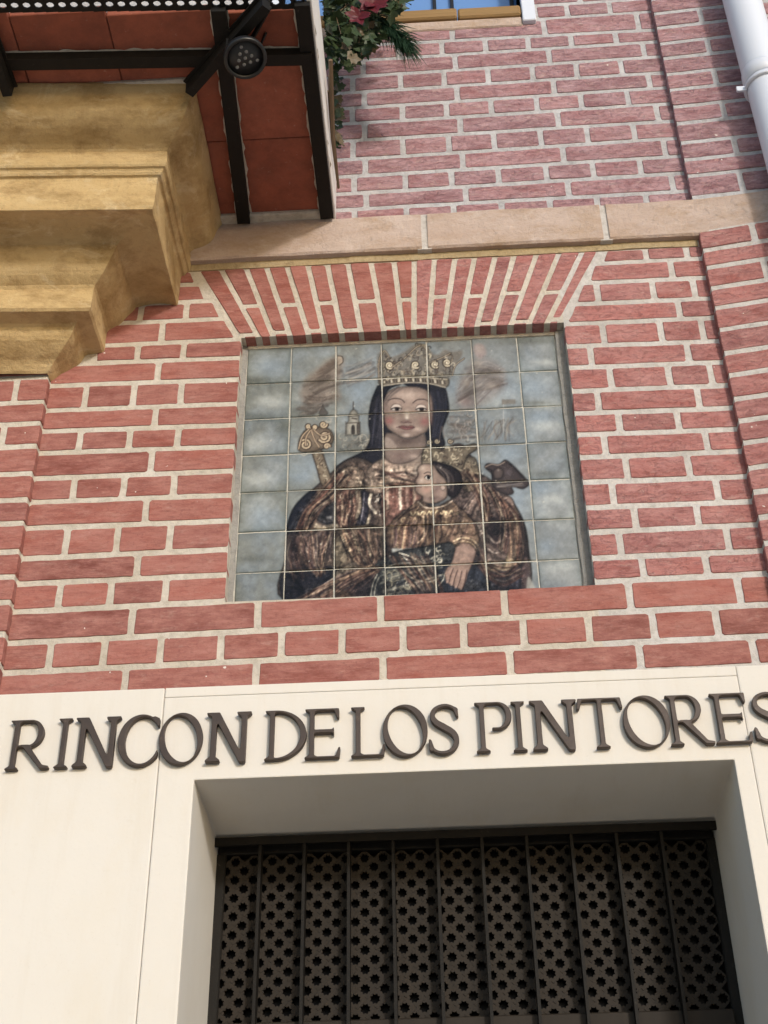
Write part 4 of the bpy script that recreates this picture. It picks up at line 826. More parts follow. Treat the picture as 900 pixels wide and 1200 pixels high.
for r in range(7):
    for c in range(7):
        x0, x1, z1, z0 = TX[c]+.0016, TX[c+1]-.0016, TZ[r]-.0016, TZ[r+1]+.0016
        nx, nz = 54, 44; yf = NICHE-.0032+RT.uniform(-.0008, .0008); ta, tb = RT.uniform(-.0012, .0012), RT.uniform(-.0012, .0012)
        gx = np.concatenate([[x0], np.linspace(x0+.0012, x1-.0012, nx), [x1]]); gz = np.concatenate([[z0], np.linspace(z0+.0012, z1-.0012, nz), [z1]])
        jx = [RT.uniform(-.0008, .0008) for _ in range(4)]
        X, Z = np.meshgrid(gx, gz); Y = np.full_like(X, yf)+ta*(X-x0)/(x1-x0)+tb*(Z-z0)/(z1-z0)
        Y[0, :] += .0025; Y[-1, :] += .0025; Y[1:-1, 0] += .0025; Y[1:-1, -1] += .0025
        s_, t_ = (X-x0)/(x1-x0), (Z-z0)/(z1-z0); X = X+(jx[0]*t_+jx[1]*(1-t_)); Z = Z+(jx[2]*s_+jx[3]*(1-s_))
        H, W = X.shape; P = np.stack([X, Y, Z], -1).reshape(-1, 3)
        idx = np.arange(H*W).reshape(H, W); fc = np.stack([idx[:-1, :-1], idx[:-1, 1:], idx[1:, 1:], idx[1:, :-1]], -1).reshape(-1, 4)
        d = P-_c; zz = d@_f; px = 450+F_PX*(d@_r)/zz; py = 600-F_PX*(d@_u)/zz
        fx = np.clip((px-CV.x0)*CV.ss-.5, 0, CV.w-1.01); fy = np.clip((py-CV.y0)*CV.ss-.5, 0, CV.h-1.01); ix, iy = fx.astype(int), fy.astype(int); fx, fy = (fx-ix)[:, None], (fy-iy)[:, None]
        col = (LIN[iy, ix]*(1-fx)+LIN[iy, ix+1]*fx)*(1-fy)+(LIN[iy+1, ix]*(1-fx)+LIN[iy+1, ix+1]*fx)*fy
        e = np.minimum(np.minimum(s_, 1-s_)*.12, np.minimum(t_, 1-t_)*.12).reshape(-1, 1)          # glaze burnt thin and greenish along the tile edges
        w = (np.exp(-e/.009)*(.55 if c in (0, 6) else .3))*(.7+.6*RT.random()); k = RT.uniform(.92, 1.12)
        col = col*k*(1-w)+col*w*np.array([.42, .47, .40])
        me = bpy.data.meshes.new('tile'); me.vertices.add(len(P)); me.vertices.foreach_set('co', P.ravel()); me.loops.add(len(fc)*4); me.loops.foreach_set('vertex_index', fc.ravel().astype(np.int32))
        me.polygons.add(len(fc)); me.polygons.foreach_set('loop_start', np.arange(0, len(fc)*4, 4, dtype=np.int32)); me.polygons.foreach_set('use_smooth', np.ones(len(fc), bool)); me.update(calc_edges=True)
        at = me.color_attributes.new('paint', 'FLOAT_COLOR', 'POINT'); at.data.foreach_set('color', np.concatenate([col, np.ones((len(P), 1))], 1).astype(np.float32).ravel())
        link('tile', me, M['tile'], mural)

# ================================================================ LETTERS
def in_poly(p, X, Y):
    ins = np.zeros(np.broadcast(X, Y).shape, bool); n = len(p)
    for i in range(n):
        (ax, ay), (bx, by_) = p[i], p[(i+1) % n]
        if ay != by_: ins ^= ((ay > Y) != (by_ > Y)) & (X < (bx-ax)*(Y-ay)/(by_-ay)+ax)
    return ins
def ell(X, Y, cx, cy, rx, ry): return ((X-cx)/rx)**2+((Y-cy)/ry)**2 < 1
def glyph(ch, w, X, Y):
    """mask of a bracketed roman capital, cap height 1, width w"""
    S, H, TH = .100, .048, .050                 # stem, serif height, thin stroke
    def stem(x, top=True, bot=True, sl=.085, sr=.085):
        m = in_poly([(x-S/2, 0), (x+S/2, 0), (x+S/2, 1), (x-S/2, 1)], X, Y)
        if bot: m |= in_poly([(x-S/2-sl, 0), (x+S/2+sr, 0), (x+S/2+sr, H*.55), (x+S/2, H*1.7), (x-S/2, H*1.7), (x-S/2-sl, H*.55)], X, Y)
        if top: m |= in_poly([(x-S/2-sl, 1), (x-S/2-sl, 1-H*.55), (x-S/2, 1-H*1.7), (x+S/2, 1-H*1.7), (x+S/2+sr, 1-H*.55), (x+S/2+sr, 1)], X, Y)
        return m
    def ring(cx, cy, rx, ry, tv, th): return ell(X, Y, cx, cy, rx, ry) & ~ell(X, Y, cx, cy, rx-tv, ry-th)
    l = S/2+.085
    if ch == 'I': return stem(w/2)
    if ch == 'L': return stem(l) | in_poly([(l, 0), (w-.03, 0), (w, .24), (w-.05, .24), (w-.10, TH), (l, TH)], X, Y)
    if ch == 'E':
        return stem(l) | in_poly([(l, 0), (w-.02, 0), (w, .22), (w-.05, .22), (w-.10, TH), (l, TH)], X, Y) | in_poly([(l, 1), (w-.03, 1), (w-.03, .79), (w-.08, .79), (w-.13, 1-TH), (l, 1-TH)], X, Y) | \
            in_poly([(l, .5), (w-.16, .5), (w-.12, .40), (w-.12, .64), (w-.16, .58), (l, .58)], X, Y)
    if ch == 'T': return stem(w/2, False) | in_poly([(.02, 1), (w-.02, 1), (w+.01, .77), (w-.05, .77), (w-.11, 1-TH), (.11, 1-TH), (.05, .77), (-.01, .77)], X, Y)
    if ch == 'N':
        a, b = .17, w-.15
        m = in_poly([(a-.055, 0), (a+.055, 0), (a+.055, 1), (a-.055, 1)], X, Y) | in_poly([(b-.055, 0), (b+.055, 0), (b+.055, 1), (b-.055, 1)], X, Y) | in_poly([(a-.06, 1), (a+.10, 1), (b+.055, .0), (b+.03, -.03), (b-.07, -.02)], X, Y)
        for x, z, sg in ((a, 0, 1), (b, 1, -1)): m |= in_poly([(x-.14, z), (x+.14, z), (x+.14, z+sg*.045), (x+.05, z+sg*.12), (x-.05, z+sg*.12), (x-.14, z+sg*.045)], X, Y)
        return m | in_poly([(a-.15, 1), (a+.02, 1), (a+.02, .9), (a-.055, .9), (a-.15, .96)], X, Y)
    if ch == 'O': return ell(X, Y, w/2, .5, w/2, .525) & ~ell((X-w/2)*.985+(Y-.5)*.17, Y-.5, 0, 0, w/2-.118, .525-.060)
    if ch == 'C':
        m = ell(X, Y, w*.56, .5, w*.56, .525) & ~ell(X, Y, w*.60, .5, w*.56-.115, .525-.062)
        return (m & ((X < w*.78) | (Y < .30) | (Y > .76)) & (X < w)) | in_poly([(w*.86, .985), (w, .93), (w+.0, .78), (w-.05, .79), (w-.1, .88), (w*.8, .94)], X, Y)
    if ch == 'D': return stem(l, sr=.02) | ((ell(X, Y, w-.56, .5, .56, .5) & ~ell(X, Y, w-.57, .5, .56-.115, .5-TH)) & (X > w-.58)) | (((Y < TH) | (Y > 1-TH)) & (X > l) & (X <= w-.56) & (Y > 0) & (Y < 1))
    if ch in 'PR':
        bw = w if ch == 'P' else w*.80; cx = bw-.26; lo = .44
        m = stem(l, sr=.085 if ch == 'P' else .075)
        cy = (1+lo)/2; ry = (1-lo)/2; b = (ell(X, Y, cx, cy, .26, ry) & ~ell(X, Y, cx-.01, cy, .26-.11, ry-TH*.95)) & (X > cx-.005)
        m |= b | ((X > l) & (X <= cx) & (((Y > 1-TH) & (Y < 1)) | ((Y > lo) & (Y < lo+TH) & ((ch == 'R') | (X > l+.17)))))
        if ch == 'R': m |= in_poly([(cx-.16, lo+.06), (cx+.0, lo+.06), (w-.12, .085), (w, .06), (w, 0), (w-.17, 0)], X, Y)
        return m
    if ch == 'S':
        c = [(.90, .80), (.83, .93), (.62, 1.0), (.40, .985), (.22, .90), (.18, .76), (.28, .64), (.52, .53), (.76, .41), (.86, .26), (.78, .09), (.58, 0.), (.34, .0), (.16, .08), (.09, .24)]
        p = Canvas.smooth([(x*w, .5+(y-.5)*.93) for x, y in c], False, 6); n = len(p); m = np.zeros(np.broadcast(X, Y).shape, bool)
        for i in range(n-1):
            t = i/(n-1); th = .034+.034*math.exp(-((t-.5)/.2)**2); a, b = p[i], p[i+1]; v = b-a; q = np.clip(((X-a[0])*v[0]+(Y-a[1])*v[1])/(v@v+1e-9), 0, 1)
            m |= (X-a[0]-q*v[0])**2+(Y-a[1]-q*v[1])**2 < th*th
        return m | in_poly([(.86*w, .94), (.95*w, .90), (.96*w, .72), (.88*w, .72), (.80*w, .86)], X, Y) | in_poly([(.03*w, .30), (.10*w, .31), (.2*w, .16), (.12*w, .04), (.04*w, .08)], X, Y)
def blur(a, r):
    k = np.exp(-np.arange(-3*r, 3*r+1)**2/(2.*r*r)); k /= k.sum()
    a = np.apply_along_axis(lambda q: np.convolve(q, k, 'same'), 0, a); return np.apply_along_axis(lambda q: np.convolve(q, k, 'same'), 1, a)
def contours(a, lev=.5):
    """marching squares, closed loops in grid units"""
    H, W = a.shape; nxt = {}; pos = {}
    def pt(e):
        if e not in pos:
            (i, j, d) = e; v0 = a[i, j]; v1 = a[i, j+1] if d == 0 else a[i+1, j]; t = (lev-v0)/(v1-v0); pos[e] = (j+t, i) if d == 0 else (j, i+t)
        return e
    b = a > lev; mixed = np.argwhere((b[:-1, :-1].astype(int)+b[1:, :-1]+b[:-1, 1:]+b[1:, 1:]) % 4 != 0)
    for i, j in mixed:
        c = (b[i, j], b[i, j+1], b[i+1, j+1], b[i+1, j]); E = ((i, j, 0), (i, j+1, 1), (i+1, j, 0), (i, j, 1)); ins, outs = [], []
        for k in range(4):
            if c[k] != c[(k+1) % 4]: (outs if c[k] else ins).append(E[k])
        for s, t in zip(ins, outs): nxt[pt(s)] = pt(t)
    loops = []
    while nxt:
        s = next(iter(nxt)); L = []; e = s
        while e in nxt: L.append(pos[e]); e = nxt.pop(e)
        if len(L) > 12: loops.append(L)
    return loops
def letter(ch, x0, x1, z0, h, parent):
    w = (x1-x0)/h; R_ = 90; mg = 8; nx, ny = int(w*R_)+2*mg, R_+2*mg
    X = ((np.arange(nx*3)+.5)/3-mg)[None, :]/R_; Y = ((np.arange(ny*3)+.5)/3-mg)[:, None]/R_
    m = glyph(ch, w, X, Y).astype(float).reshape(ny, 3, nx, 3).mean((1, 3)); m = blur(m, 1)
    cu = bpy.data.curves.new('letter', 'CURVE'); cu.dimensions = '2D'; cu.fill_mode = 'BOTH'; cu.extrude = .0055; cu.bevel_depth = .0012; cu.bevel_resolution = 1; cu.offset = -.0020
    for L in contours(m):
        L = L[::2]; sp = cu.splines.new('POLY'); sp.points.add(len(L)-1); sp.use_cyclic_u = True
        for q, (a, b) in zip(sp.points, L): q.co = ((a+.5-mg)/R_*h, (b+.5-mg)/R_*h, 0, 1)
    o = bpy.data.objects.new('tmp', cu); COL.objects.link(o); dg = bpy.context.evaluated_depsgraph_get(); me = bpy.data.meshes.new_from_object(o.evaluated_get(dg)); me.name = 'letter'
    bpy.data.objects.remove(o); bpy.data.curves.remove(cu)
    me.transform(Matrix(((1, 0, 0, x0), (0, 0, -1, -.0140-.0007*(len(parent.children) % 3)), (0, 1, 0, z0), (0, 0, 0, 1))))
    me.materials.clear(); return link('letter', me, M['bronze'], parent)
sign = thing('wall_sign', 'raised dark bronze capitals reading RINCON DE LOS PINTORES on the cream plaster', 'sign', (-.15, -.006, 2.945))
LT = [('R', 2.6, 55, 901, 843.5), ('I', 58.8, 79, 899, 842), ('N', 80, 142, 897.5, 841), ('C', 136.7, 185, 896, 835), ('O', 185, 237, 893, 833), ('N', 236.6, 295.6, 892, 834), ('D', 308, 359, 888, 828), ('E', 355.5, 399, 886, 827), ('L', 410.4, 452, 884, 825), ('O', 447.7, 501.3, 881, 821),
      ('S', 500, 539.7, 879.5, 818), ('P', 558, 600, 878, 817.5), ('I', 600.5, 620.5, 877, 818), ('N', 622.5, 676, 874.5, 815), ('T', 675, 729, 873.3, 813), ('O', 730, 786, 873, 811.5), ('R', 786.5, 840, 870.5, 808.5), ('E', 839.5, 885, 868, 807), ('S', 880, 922, 866.5, 804)]
TOPX = {'R': (11.5, None)}
for ch, xa, xb, yb, yt in LT:
    a, b = on_wall(xa, yb, -.028), on_wall(xb, yb, -.028)
    if ch in 'NTPE' : pass
    xl, xr = a[0], b[0]
    if ch in 'T': xl, xr = on_wall(xa, yt+8, -.028)[0], on_wall(xb, yt+8, -.028)[0]
    if ch in 'COS': xl, xr = on_wall(xa, (yb+yt)/2, -.028)[0], on_wall(xb, (yb+yt)/2, -.028)[0]
    if ch == 'N': xr = on_wall(xb, yt+3, -.028)[0]
    if ch in 'DP': xr = on_wall(xb, (yb+yt)/2-(10 if ch == 'P' else 0), -.028)[0]
    letter(ch, xl, xr, 2.9465, .1215, sign)

# ================================================================ LOWER WINDOW
GY = .335
win = thing('lattice_window', 'dark wooden window with star lattice deep in the plaster opening', 'window', (0, GY, 1.05))
bm = bmesh.new()
for q in ((-2., 2., 1.2, 1.25, .4, 3.6), (-2., -1.95, .38, 1.2, .4, 3.6), (1.95, 2., .38, 1.2, .4, 3.6), (-2., 2., .38, 1.2, 3.55, 3.6), (-2., 2., .38, 1.2, .4, .45)): bbox(bm, *q)
room = from_bm('room', bm, M['room']); room['kind'] = 'structure'
bm = bmesh.new()
bbox(bm, OX0+.004, OX1-.004, GY, GY+.05, OZ-.034, OZ+.003, .003); bbox(bm, OX0-.003, OX0+.022, GY+.001, GY+.05, OB, OZ-.032, .003); bbox(bm, OX1-.022, OX1+.003, GY+.001, GY+.05, OB, OZ-.032, .003)
bbox(bm, OX0+.022, OX1-.022, GY+.002, GY+.05, OB, OB+.08, .003)
from_bm('frame', bm, M['iron'], win)
LZ0, LZ1 = 2.487, OZ-.034                     # lattice between the two rails
boxo('rail', OX0+.02, OX1-.02, GY-.012, GY+.05, LZ0-.05, LZ0, M['lattice'], win, .003)
boxo('lower_panel', OX0+.02, OX1-.02, GY+.012, GY+.04, OB+.07, LZ0-.045, M['lattice'], win, .003)
# star lattice: one cell, repeated on the diagonal
pit = .0435; S2 = pit/2
bm = bmesh.new(); x0, x1 = OX0+.022, OX1-.022; YL = GY+.010
nxs = int((x1-x0)/pit)+2; nzs = int((LZ1-LZ0)/pit)+2; ro, ri = .0124, .0090
for i in range(nxs*2):
    for j in range(nzs*2):
        if (i+j) % 2: continue
        cx, cz = x0+i*S2, LZ0+j*S2+.006
        if cx > x1+.001 or cz > LZ1+.001 or cx < x0-.001: continue
        st = [(cx+(ro if k % 2 == 0 else ri)*math.cos(math.pi/8*k+math.pi/8), cz+(ro if k % 2 == 0 else ri)*math.sin(math.pi/8*k+math.pi/8)) for k in range(16)]
        di = []
        for k in range(16):
            a = math.pi/8*k+math.pi/8; t = S2/(abs(math.cos(a))+abs(math.sin(a))); di.append((cx+t*math.cos(a), cz+t*math.sin(a)))
        cl = lambda q: (min(max(q[0], x0), x1), min(max(q[1], LZ0), LZ1))
        vf = [bm.verts.new((*(lambda q: (q[0], YL, q[1]))(cl(q)),)) for q in st]; vb = [bm.verts.new((lambda q: (q[0], YL+.008, q[1]))(cl(q))) for q in st]; vd = [bm.verts.new((lambda q: (q[0], YL, q[1]))(cl(q))) for q in di]
        for k in range(16):
            k2 = (k+1) % 16
            bm.faces.new((vf[k], vf[k2], vd[k2], vd[k])); bm.faces.new((vf[k2], vf[k], vb[k], vb[k2]))
lat = from_bm('star_lattice', bm, M['lattice'], win)
bm = bmesh.new()                              # the interlaced laths stand a little proud, over and under by turns
for i in range(nxs*2):
    for j in range(nzs*2):
        if (i+j) % 2: continue
        cx, cz = x0+i*S2, LZ0+j*S2+.006
        for sg in (-1,):
            mx, mz = cx+S2/2, cz+sg*S2/2
            if mx > x1-.01 or mz > LZ1-.01 or mz < LZ0+.01: continue
            up_ = (i//1+j) % 4 == 0
            L_ = .0128 if sg < 0 else .0062
            yy = YL+.0006+RT.uniform(-.0004, .0003); bar(bm, (mx-L_*.7, yy, mz+sg*L_*.7), (mx+L_*.7, yy, mz-sg*L_*.7), .0078, .0036, (0, 1, 0))
from_bm('lath', bm, M['lattice'], win)['kind'] = 'stuff'
boxo('glass_pane', OX0+.02, OX1-.02, GY+.030, GY+.034, LZ0, LZ1+.01, M['glass'], win, 0)
gr = thing('window_grille', 'black iron grille of slim vertical bars before the star lattice', 'grille', (0, .30, 1.05))
for x in [-.444+.1035*k for k in range(10)]:
    bm = bmesh.new(); bar(bm, (x, .316, OB+.02), (x, .316, OZ-.02), .007, .036, (0, 1, 0)); from_bm('bar', bm, M['iron'], gr)
for z in (OZ-.018, OB+.1):
    bm = bmesh.new(); bar(bm, (OX0+.0, .300, z), (OX1-.0, .300, z), .010, .020, (0, 0, 1)); from_bm('cross_bar', bm, M['iron'], gr)

# ================================================================ CORNICE
corn = thing('stone_cornice', 'weathered ochre sandstone cornice stepping out under the balcony', 'cornice', (-1.2, 0, 4.1))
PRO = [(0., 4.110), (.010, 4.118), (.021, 4.133), (.045, 4.148), (.072, 4.170), (.080, 4.190), (.085, 4.202), (.100, 4.204), (.137, 4.206), (.137, 4.245), (.137, 4.287), (.150, 4.296), (.168, 4.309), (.180, 4.326), (.193, 4.346), (.203, 4.358), (.208, 4.370),
       (.225, 4.378), (.25, 4.383), (.28, 4.384), (.305, 4.378), (.322, 4.370), (.326, 4.372), (.328, 4.42), (.328, 4.482), (.332, 4.486), (.342, 4.488), (.343, 4.5), (.352, 4.502), (.356, 4.51), (.356, 4.545), (.353, 4.549), (.354, 4.556), (.360, 4.566), (.372, 4.572), (.388, 4.577), (.403, 4.586), (.414, 4.598), (.421, 4.612), (.425, 4.628), (.429, 4.642), (.434, 4.655), (.440, 4.666), (.440, 4.676)]
def worn(pr):
    out = [pr[0]]
    for i in range(1, len(pr)-1):
        a, q, d = np.array(pr[i-1]), np.array(pr[i]), np.array(pr[i+1]); la, ld = np.linalg.norm(a-q), np.linalg.norm(d-q)
        if la > .012 or ld > .012: out += [tuple(q+(a-q)/la*min(.006, la*.4)), tuple(q+(d-q)/ld*min(.006, ld*.4))]
        else: out.append(pr[i])
    return out+[pr[-1]]
def cornice_part(name, pr, cap_top):
    pr = worn(pr)
    v, f = [], []; path = []
    nxl = 70; nys = 34
    for i in range(nxl+1): path.append((0, i/nxl))
    for i in range(1, nys+1): path.append((1, i/nys))
    R_ = len(pr)
    for (sd, t) in path:
        for j, (e, z) in enumerate(pr):
            k = .012+.042*max(0, (e-.35)/.09)
            if sd == 0: x = -2.0+(-1.025+e+2.0)*t; y = -(e+k)-.055*(-1.025+e-x)
            else: x, y = -1.025+e, -(e+k)+(e+k+.05)*t
            d = mnoise((x*7, y*7, z*7))*.0022+mnoise((x*24, y*24, z*24))*.0014+min(0, mnoise((x*15, y*15, z*15+9))+.42)*.010
            nx_, ny_ = (0, -1) if sd == 0 else (1, 0)
            if sd == 0 and t == 1: nx_, ny_ = .5, -.5
            v.append((x+nx_*d, y+ny_*d, z+mnoise((x*9, y*9, z*9+5))*.0012))
    for i in range(len(path)-1):
        for j in range(R_-1): a = i*R_+j; f.append((a, a+R_, a+R_+1, a+1))
    n = len(v)
    if cap_top:
        f.append(tuple(i*R_+R_-1 for i in range(len(path)))+())
    o = pydata(name, v, f, M['ochre_stone'], corn)
    return o
cornice_part('lower_moulding', PRO[:17], False); cornice_part('middle_moulding', PRO[16:31], False); cornice_part('crown_moulding', PRO[30:], True)

# ================================================================ BALCONY
BZ = 4.679; BX, BY = -.256, -.725             # underside height, right edge, front edge
bal = thing('balcony', 'balcony seen from below, terracotta slabs carried on black iron bars', 'balcony', (-1., -.4, BZ))
xs = [-2.05, -1.72, -1.36, -1.02, -.775, -.51, BX-.012]
def slab_tile(x0, x1, y0, y1): 
    bm = bmesh.new(); bbox(bm, x0+.0012, x1-.0012, y0+.0012, y1-.0012, BZ+RB.uniform(0, .0025), BZ+.025, .002); from_bm('terracotta_slab', bm, M['terracotta'], bal)
for i in range(len(xs)-1):
    for y0, y1 in ((BY+.032-.05*(-.27-xs[i+1]), -.575), (-.575, -.29), (-.29, -.012)): slab_tile(xs[i], xs[i+1], y0, y1)
boxo('floor_slab', -2.05, BX-.014, BY+.14, .02, BZ+.027, BZ+.10, M['mortar'], bal, 0)
boxo('mortar_bead', -2.0, -.60, -.507, -.45, BZ-.010, BZ+.004, M['mortar'], bal, .003); boxo('mortar_bead', -2.0, BX-.012, -.03, .02, BZ-.012, BZ+.004, M['mortar'], bal, .004)
boxo('edge_slab', BX-.012, BX+.002, BY, .012, BZ-.004, BZ+.22, M['marble'], bal, .002)
def ibar(name, a, b, w, h): bm = bmesh.new(); bar(bm, a, b, w, h); return from_bm(name, bm, M['iron'], bal)
def lv(x, y, dz=0.): return on_level(x, y, BZ+dz)
qa, qb = lv(0, 69), lv(340, 63.5); ibar('iron_bar', (-2.05, qa[1]+(qa[1]-qb[1])/(qa[0]-qb[0])*(-2.05-qa[0]), BZ-.014), (BX-.012, qb[1], BZ-.014), .034, .03)
ibar('iron_bar', (lv(276, 200)[0], -.01, BZ-.012), (lv(262, 40)[0]+.0, BY+.01, BZ-.012), .037, .026)
ibar('iron_bar', (lv(375, 150)[0]-.008, -.01, BZ-.010), (lv(375, 150)[0]-.008, BY+.01, BZ-.010), .038, .024)
ibar('iron_bar', (-1.28, -.01, BZ-.012), (-1.28, BY+.01, BZ-.012), .037, .026)
def smear(a, b, w):
    """lime crust left along both sides of a bar"""
    a, b = Vector(a), Vector(b); t = (b-a).normalized(); s = Vector((-t.y, t.x, 0)); L = (b-a).length; n = int(L/.012)
    for sd in (1, -1):
        bm = bmesh.new(); prev = None
        for i in range(n+1):
            wd_ = max(.0004, .0045+.006*mnoise((i*.35, sd*3., L*9))+.003*mnoise((i*1.3, sd*5., L*5))); q = a+t*(L*i/n)+s*(sd*(w/2-.002)); q.z = BZ-.0012
            cur = (bm.verts.new(q), bm.verts.new(q+s*(sd*(wd_+.002))+Vector((0, 0, .0008))))
            if prev: bm.faces.new((prev[0], prev[1], cur[1], cur[0]))
            prev = cur
        from_bm('lime_crust', bm, M['mortar'], bal)
smear((-2.05, qa[1]+(qa[1]-qb[1])/(qa[0]-qb[0])*(-2.05-qa[0]), BZ), (BX-.012, qb[1], BZ), .034)
smear((lv(276, 200)[0], -.01, BZ), (lv(262, 40)[0], BY+.01, BZ), .037); smear((lv(375, 150)[0]-.008, -.01, BZ), (lv(375, 150)[0]-.008, BY+.01, BZ), .038)
# pierced strip along the front edge
bm = bmesh.new(); st = .0295; n_ = 60; yc = BY; hw = .020
for i in range(n_):
    cx = BX-.03-i*st; yc = BY+.012-.05*(-.27-cx); cell = [(cx+st/2*a, yc+hw*b) for a, b in ((1, 0), (1, 1), (0, 1), (-1, 1), (-1, 0), (-1, -1), (0, -1), (1, -1))]
    hole = [(cx+.0098*math.cos(k*math.pi/4), yc+.0082*math.sin(k*math.pi/4)) for k in range(8)]
    for k in range(8):
        k2 = (k+1) % 8
        a = [bm.verts.new((*q, BZ-.004)) for q in (hole[k], hole[k2], cell[k2], cell[k])]; b = [bm.verts.new((*q, BZ)) for q in (hole[k], hole[k2])]
        bm.faces.new(a); bm.faces.new((a[0], b[0], b[1], a[1]))
from_bm('pierced_strip', bm, M['iron'], bal)
def brace(a, b): 
    bm = bmesh.new(); bar(bm, a, b, .024, .038); bar(bm, Vector(a)+Vector((0, 0, .02)), Vector(b)+Vector((0, 0, .02)), .042, .006); from_bm('brace', bm, M['iron'], bal)
brace(lv(222, 106, -.05), lv(312, 4, -.035)); brace(lv(10, 108, -.05), lv(-26, 10, -.035))
bm = bmesh.new(); tube(bm, [lv(296, 44, -.03), lv(306, 26, -.03), lv(316, 8, -.03)], .006, 6); from_bm('tie_rod', bm, M['iron'], bal)

# floodlight under the balcony
fl = thing('floodlight', 'round black floodlight with small lenses clamped under the balcony', 'lamp', tuple(on_level(287, 67, BZ-.10)))
fc = Vector(on_level(287, 67, BZ-.10)); ax = Vector((.22, -.20, -1)).normalized()
Q = ax.to_track_quat('Z', 'Y').to_matrix().to_4x4(); Q.translation = fc
def lathe(name, prof, mat, mtx, parent, n=28, smooth=True, caps=(1, 1)):
    v = [mtx @ Vector((r*math.cos(k*2*math.pi/n), r*math.sin(k*2*math.pi/n), z)) for r, z in prof for k in range(n)]
    f = [(j*n+k, j*n+(k+1) % n, (j+1)*n+(k+1) % n, (j+1)*n+k) for j in range(len(prof)-1) for k in range(n)]+([tuple(range(n))[::-1]] if caps[0] else [])+([tuple(range((len(prof)-1)*n, len(prof)*n))] if caps[1] else [])
    return pydata(name, v, f, mat, parent, smooth)
lathe('housing', [(.018, -.062), (.026, -.06), (.034, -.04), (.046, -.022), (.053, -.008), (.0545, .006), (.0525, .010), (.046, .010), (.0455, .004)], M['black'], Q, fl, caps=(1, 0))
lathe('bezel', [(.0455, .0095), (.0475, .0125), (.053, .0125), (.0545, .008)], M['black'], Q, fl, caps=(0, 0))
face = lathe('face', [(.046, .004), (.0455, .0055)], M['black'], Q, fl)
for (a, b) in [(0, 0)]+[(.017*math.cos(k*math.pi/3), .017*math.sin(k*math.pi/3)) for k in range(6)]+[(.031*math.cos(k*math.pi/3+.5), .031*math.sin(k*math.pi/3+.5)) for k in range(0, 6, 2)]:
    mt = Q @ Matrix.Translation((a, b, .0055)); lathe('lens', [(.0048, 0), (.0044, .0018), (.0026, .0028)], M['lens'], mt, face, 10)
bm = bmesh.new(); pa = Q @ Vector((.056, 0, -.012)); pb = Q @ Vector((-.056, 0, -.012)); top = fc+Vector((-.005, .02, .085))
bar(bm, pa, top+Vector((.02, 0, 0)), .004, .018, (0, 1, 0)); bar(bm, pb, top-Vector((.02, 0, 0)), .004, .018, (0, 1, 0)); bar(bm, top-Vector((.024, 0, 0)), top+Vector((.024, 0, 0)), .018, .004); bar(bm, top, top+Vector((0, .0, .03)), .012, .012, (0, 1, 0))
from_bm('bracket', bm, M['black'], fl)
bm = bmesh.new(); tube(bm, [fc-ax*.05, fc+Vector((-.03, .03, .07)), fc+Vector((.02, .06, .10)), fc+Vector((.05, .0, .095))], .0035, 6); from_bm('cable', bm, M['black'], fl)

# ================================================================ PLANTS hanging over the end of the balcony
RP = random.Random(21)
def leaf_shape(bm, p, dirv, nrm, L, W, lobes=False):
    d = Vector(dirv).normalized(); n = Vector(nrm); s = d.cross(n).normalized(); n = s.cross(d)
    if lobes: pr = [(0, 0), (-.05, .45), (.25, .55), (.35, .32), (.62, .42), (.7, .2), (1, 0)]
    else: pr = [(0, .04), (.25, .42), (.55, .46), (.82, .22), (1, 0)]
    mid = [bm.verts.new(Vector(p)+d*(a*L)+n*(-.06*L*math.sin(a*3))) for a, _ in pr]
    for sg in (1, -1):
        side = [bm.verts.new(Vector(p)+d*(a*L)+s*(sg*b*W)+n*(.10*L*b-.1*L*a*a)) for a, b in pr]
        for i in range(len(pr)-1):
            try: bm.faces.new((mid[i], mid[i+1], side[i+1], side[i]) if sg > 0 else (mid[i], side[i], side[i+1], mid[i+1]))
            except ValueError: pass
ivy = thing('ivy_plant', 'ivy with green and dried leaves trailing over the balcony end', 'plant', (-.22, -.2, BZ+.3))
bl, bd, bt = bmesh.new(), bmesh.new(), bmesh.new()
def rnd(): return Vector((RP.uniform(-1, 1), RP.uniform(-1, 1), RP.uniform(-1, 1)))
for i in range(1500):
    t = RP.random()
    px = 385+RP.random()**1.15*84; py = -70+RP.random()*165
    if py > 70+8*math.sin(px*.25) or (px > 446 and py > 14): continue
    if px > 412 and py > 74-(px-412)*.9: continue
    P = Vector(on_wall(px, py, RP.uniform(-.42, -.09))); L = RP.uniform(.02, .045)
    leaf_shape(bd if RP.random() < .10 else bl, P, rnd()+Vector((.1, -.2, -.9)), rnd()*.6+Vector((.2, -1, -.2)), L, L*RP.uniform(.8, 1.1), True)
for i in range(70):                           # the trailing end beside the slab edge
    py = 40+RP.random()**1.3*135; px = 388+py*.035+RP.uniform(-2, 9)*(1.2-py/190)
    P = Vector(on_wall(px, py, RP.uniform(-.16, -.04))); L = RP.uniform(.018, .034)
    leaf_shape(bd if RP.random() < .3 else bl, P, rnd()+Vector((.1, -.2, -1)), rnd()*.6+Vector((.3, -1, -.2)), L, L*.9, True)
bt2 = bt
for k_ in range(3): tube(bt, [Vector((BX+.012+.006*k_, -.34-.05*k_, BZ+.13)), Vector((BX+.010, -.2, BZ+.10)), Vector((BX+.012, -.03, BZ+.085))], [.006, .007, .004], 6)
for i in range(46):
    px = 388+RP.random()*40; py = -40+RP.random()*60; y = RP.uniform(-.4, -.1); a = Vector(on_wall(px, py, y)); b = Vector(on_wall(px+RP.uniform(-10, 22), py+RP.uniform(15, 50), y+RP.uniform(-.05, .05)))
    m_ = (a+b)/2+rnd()*.03; tube(bt, [a, m_, b], [.0016, .0013, .0007], 5)
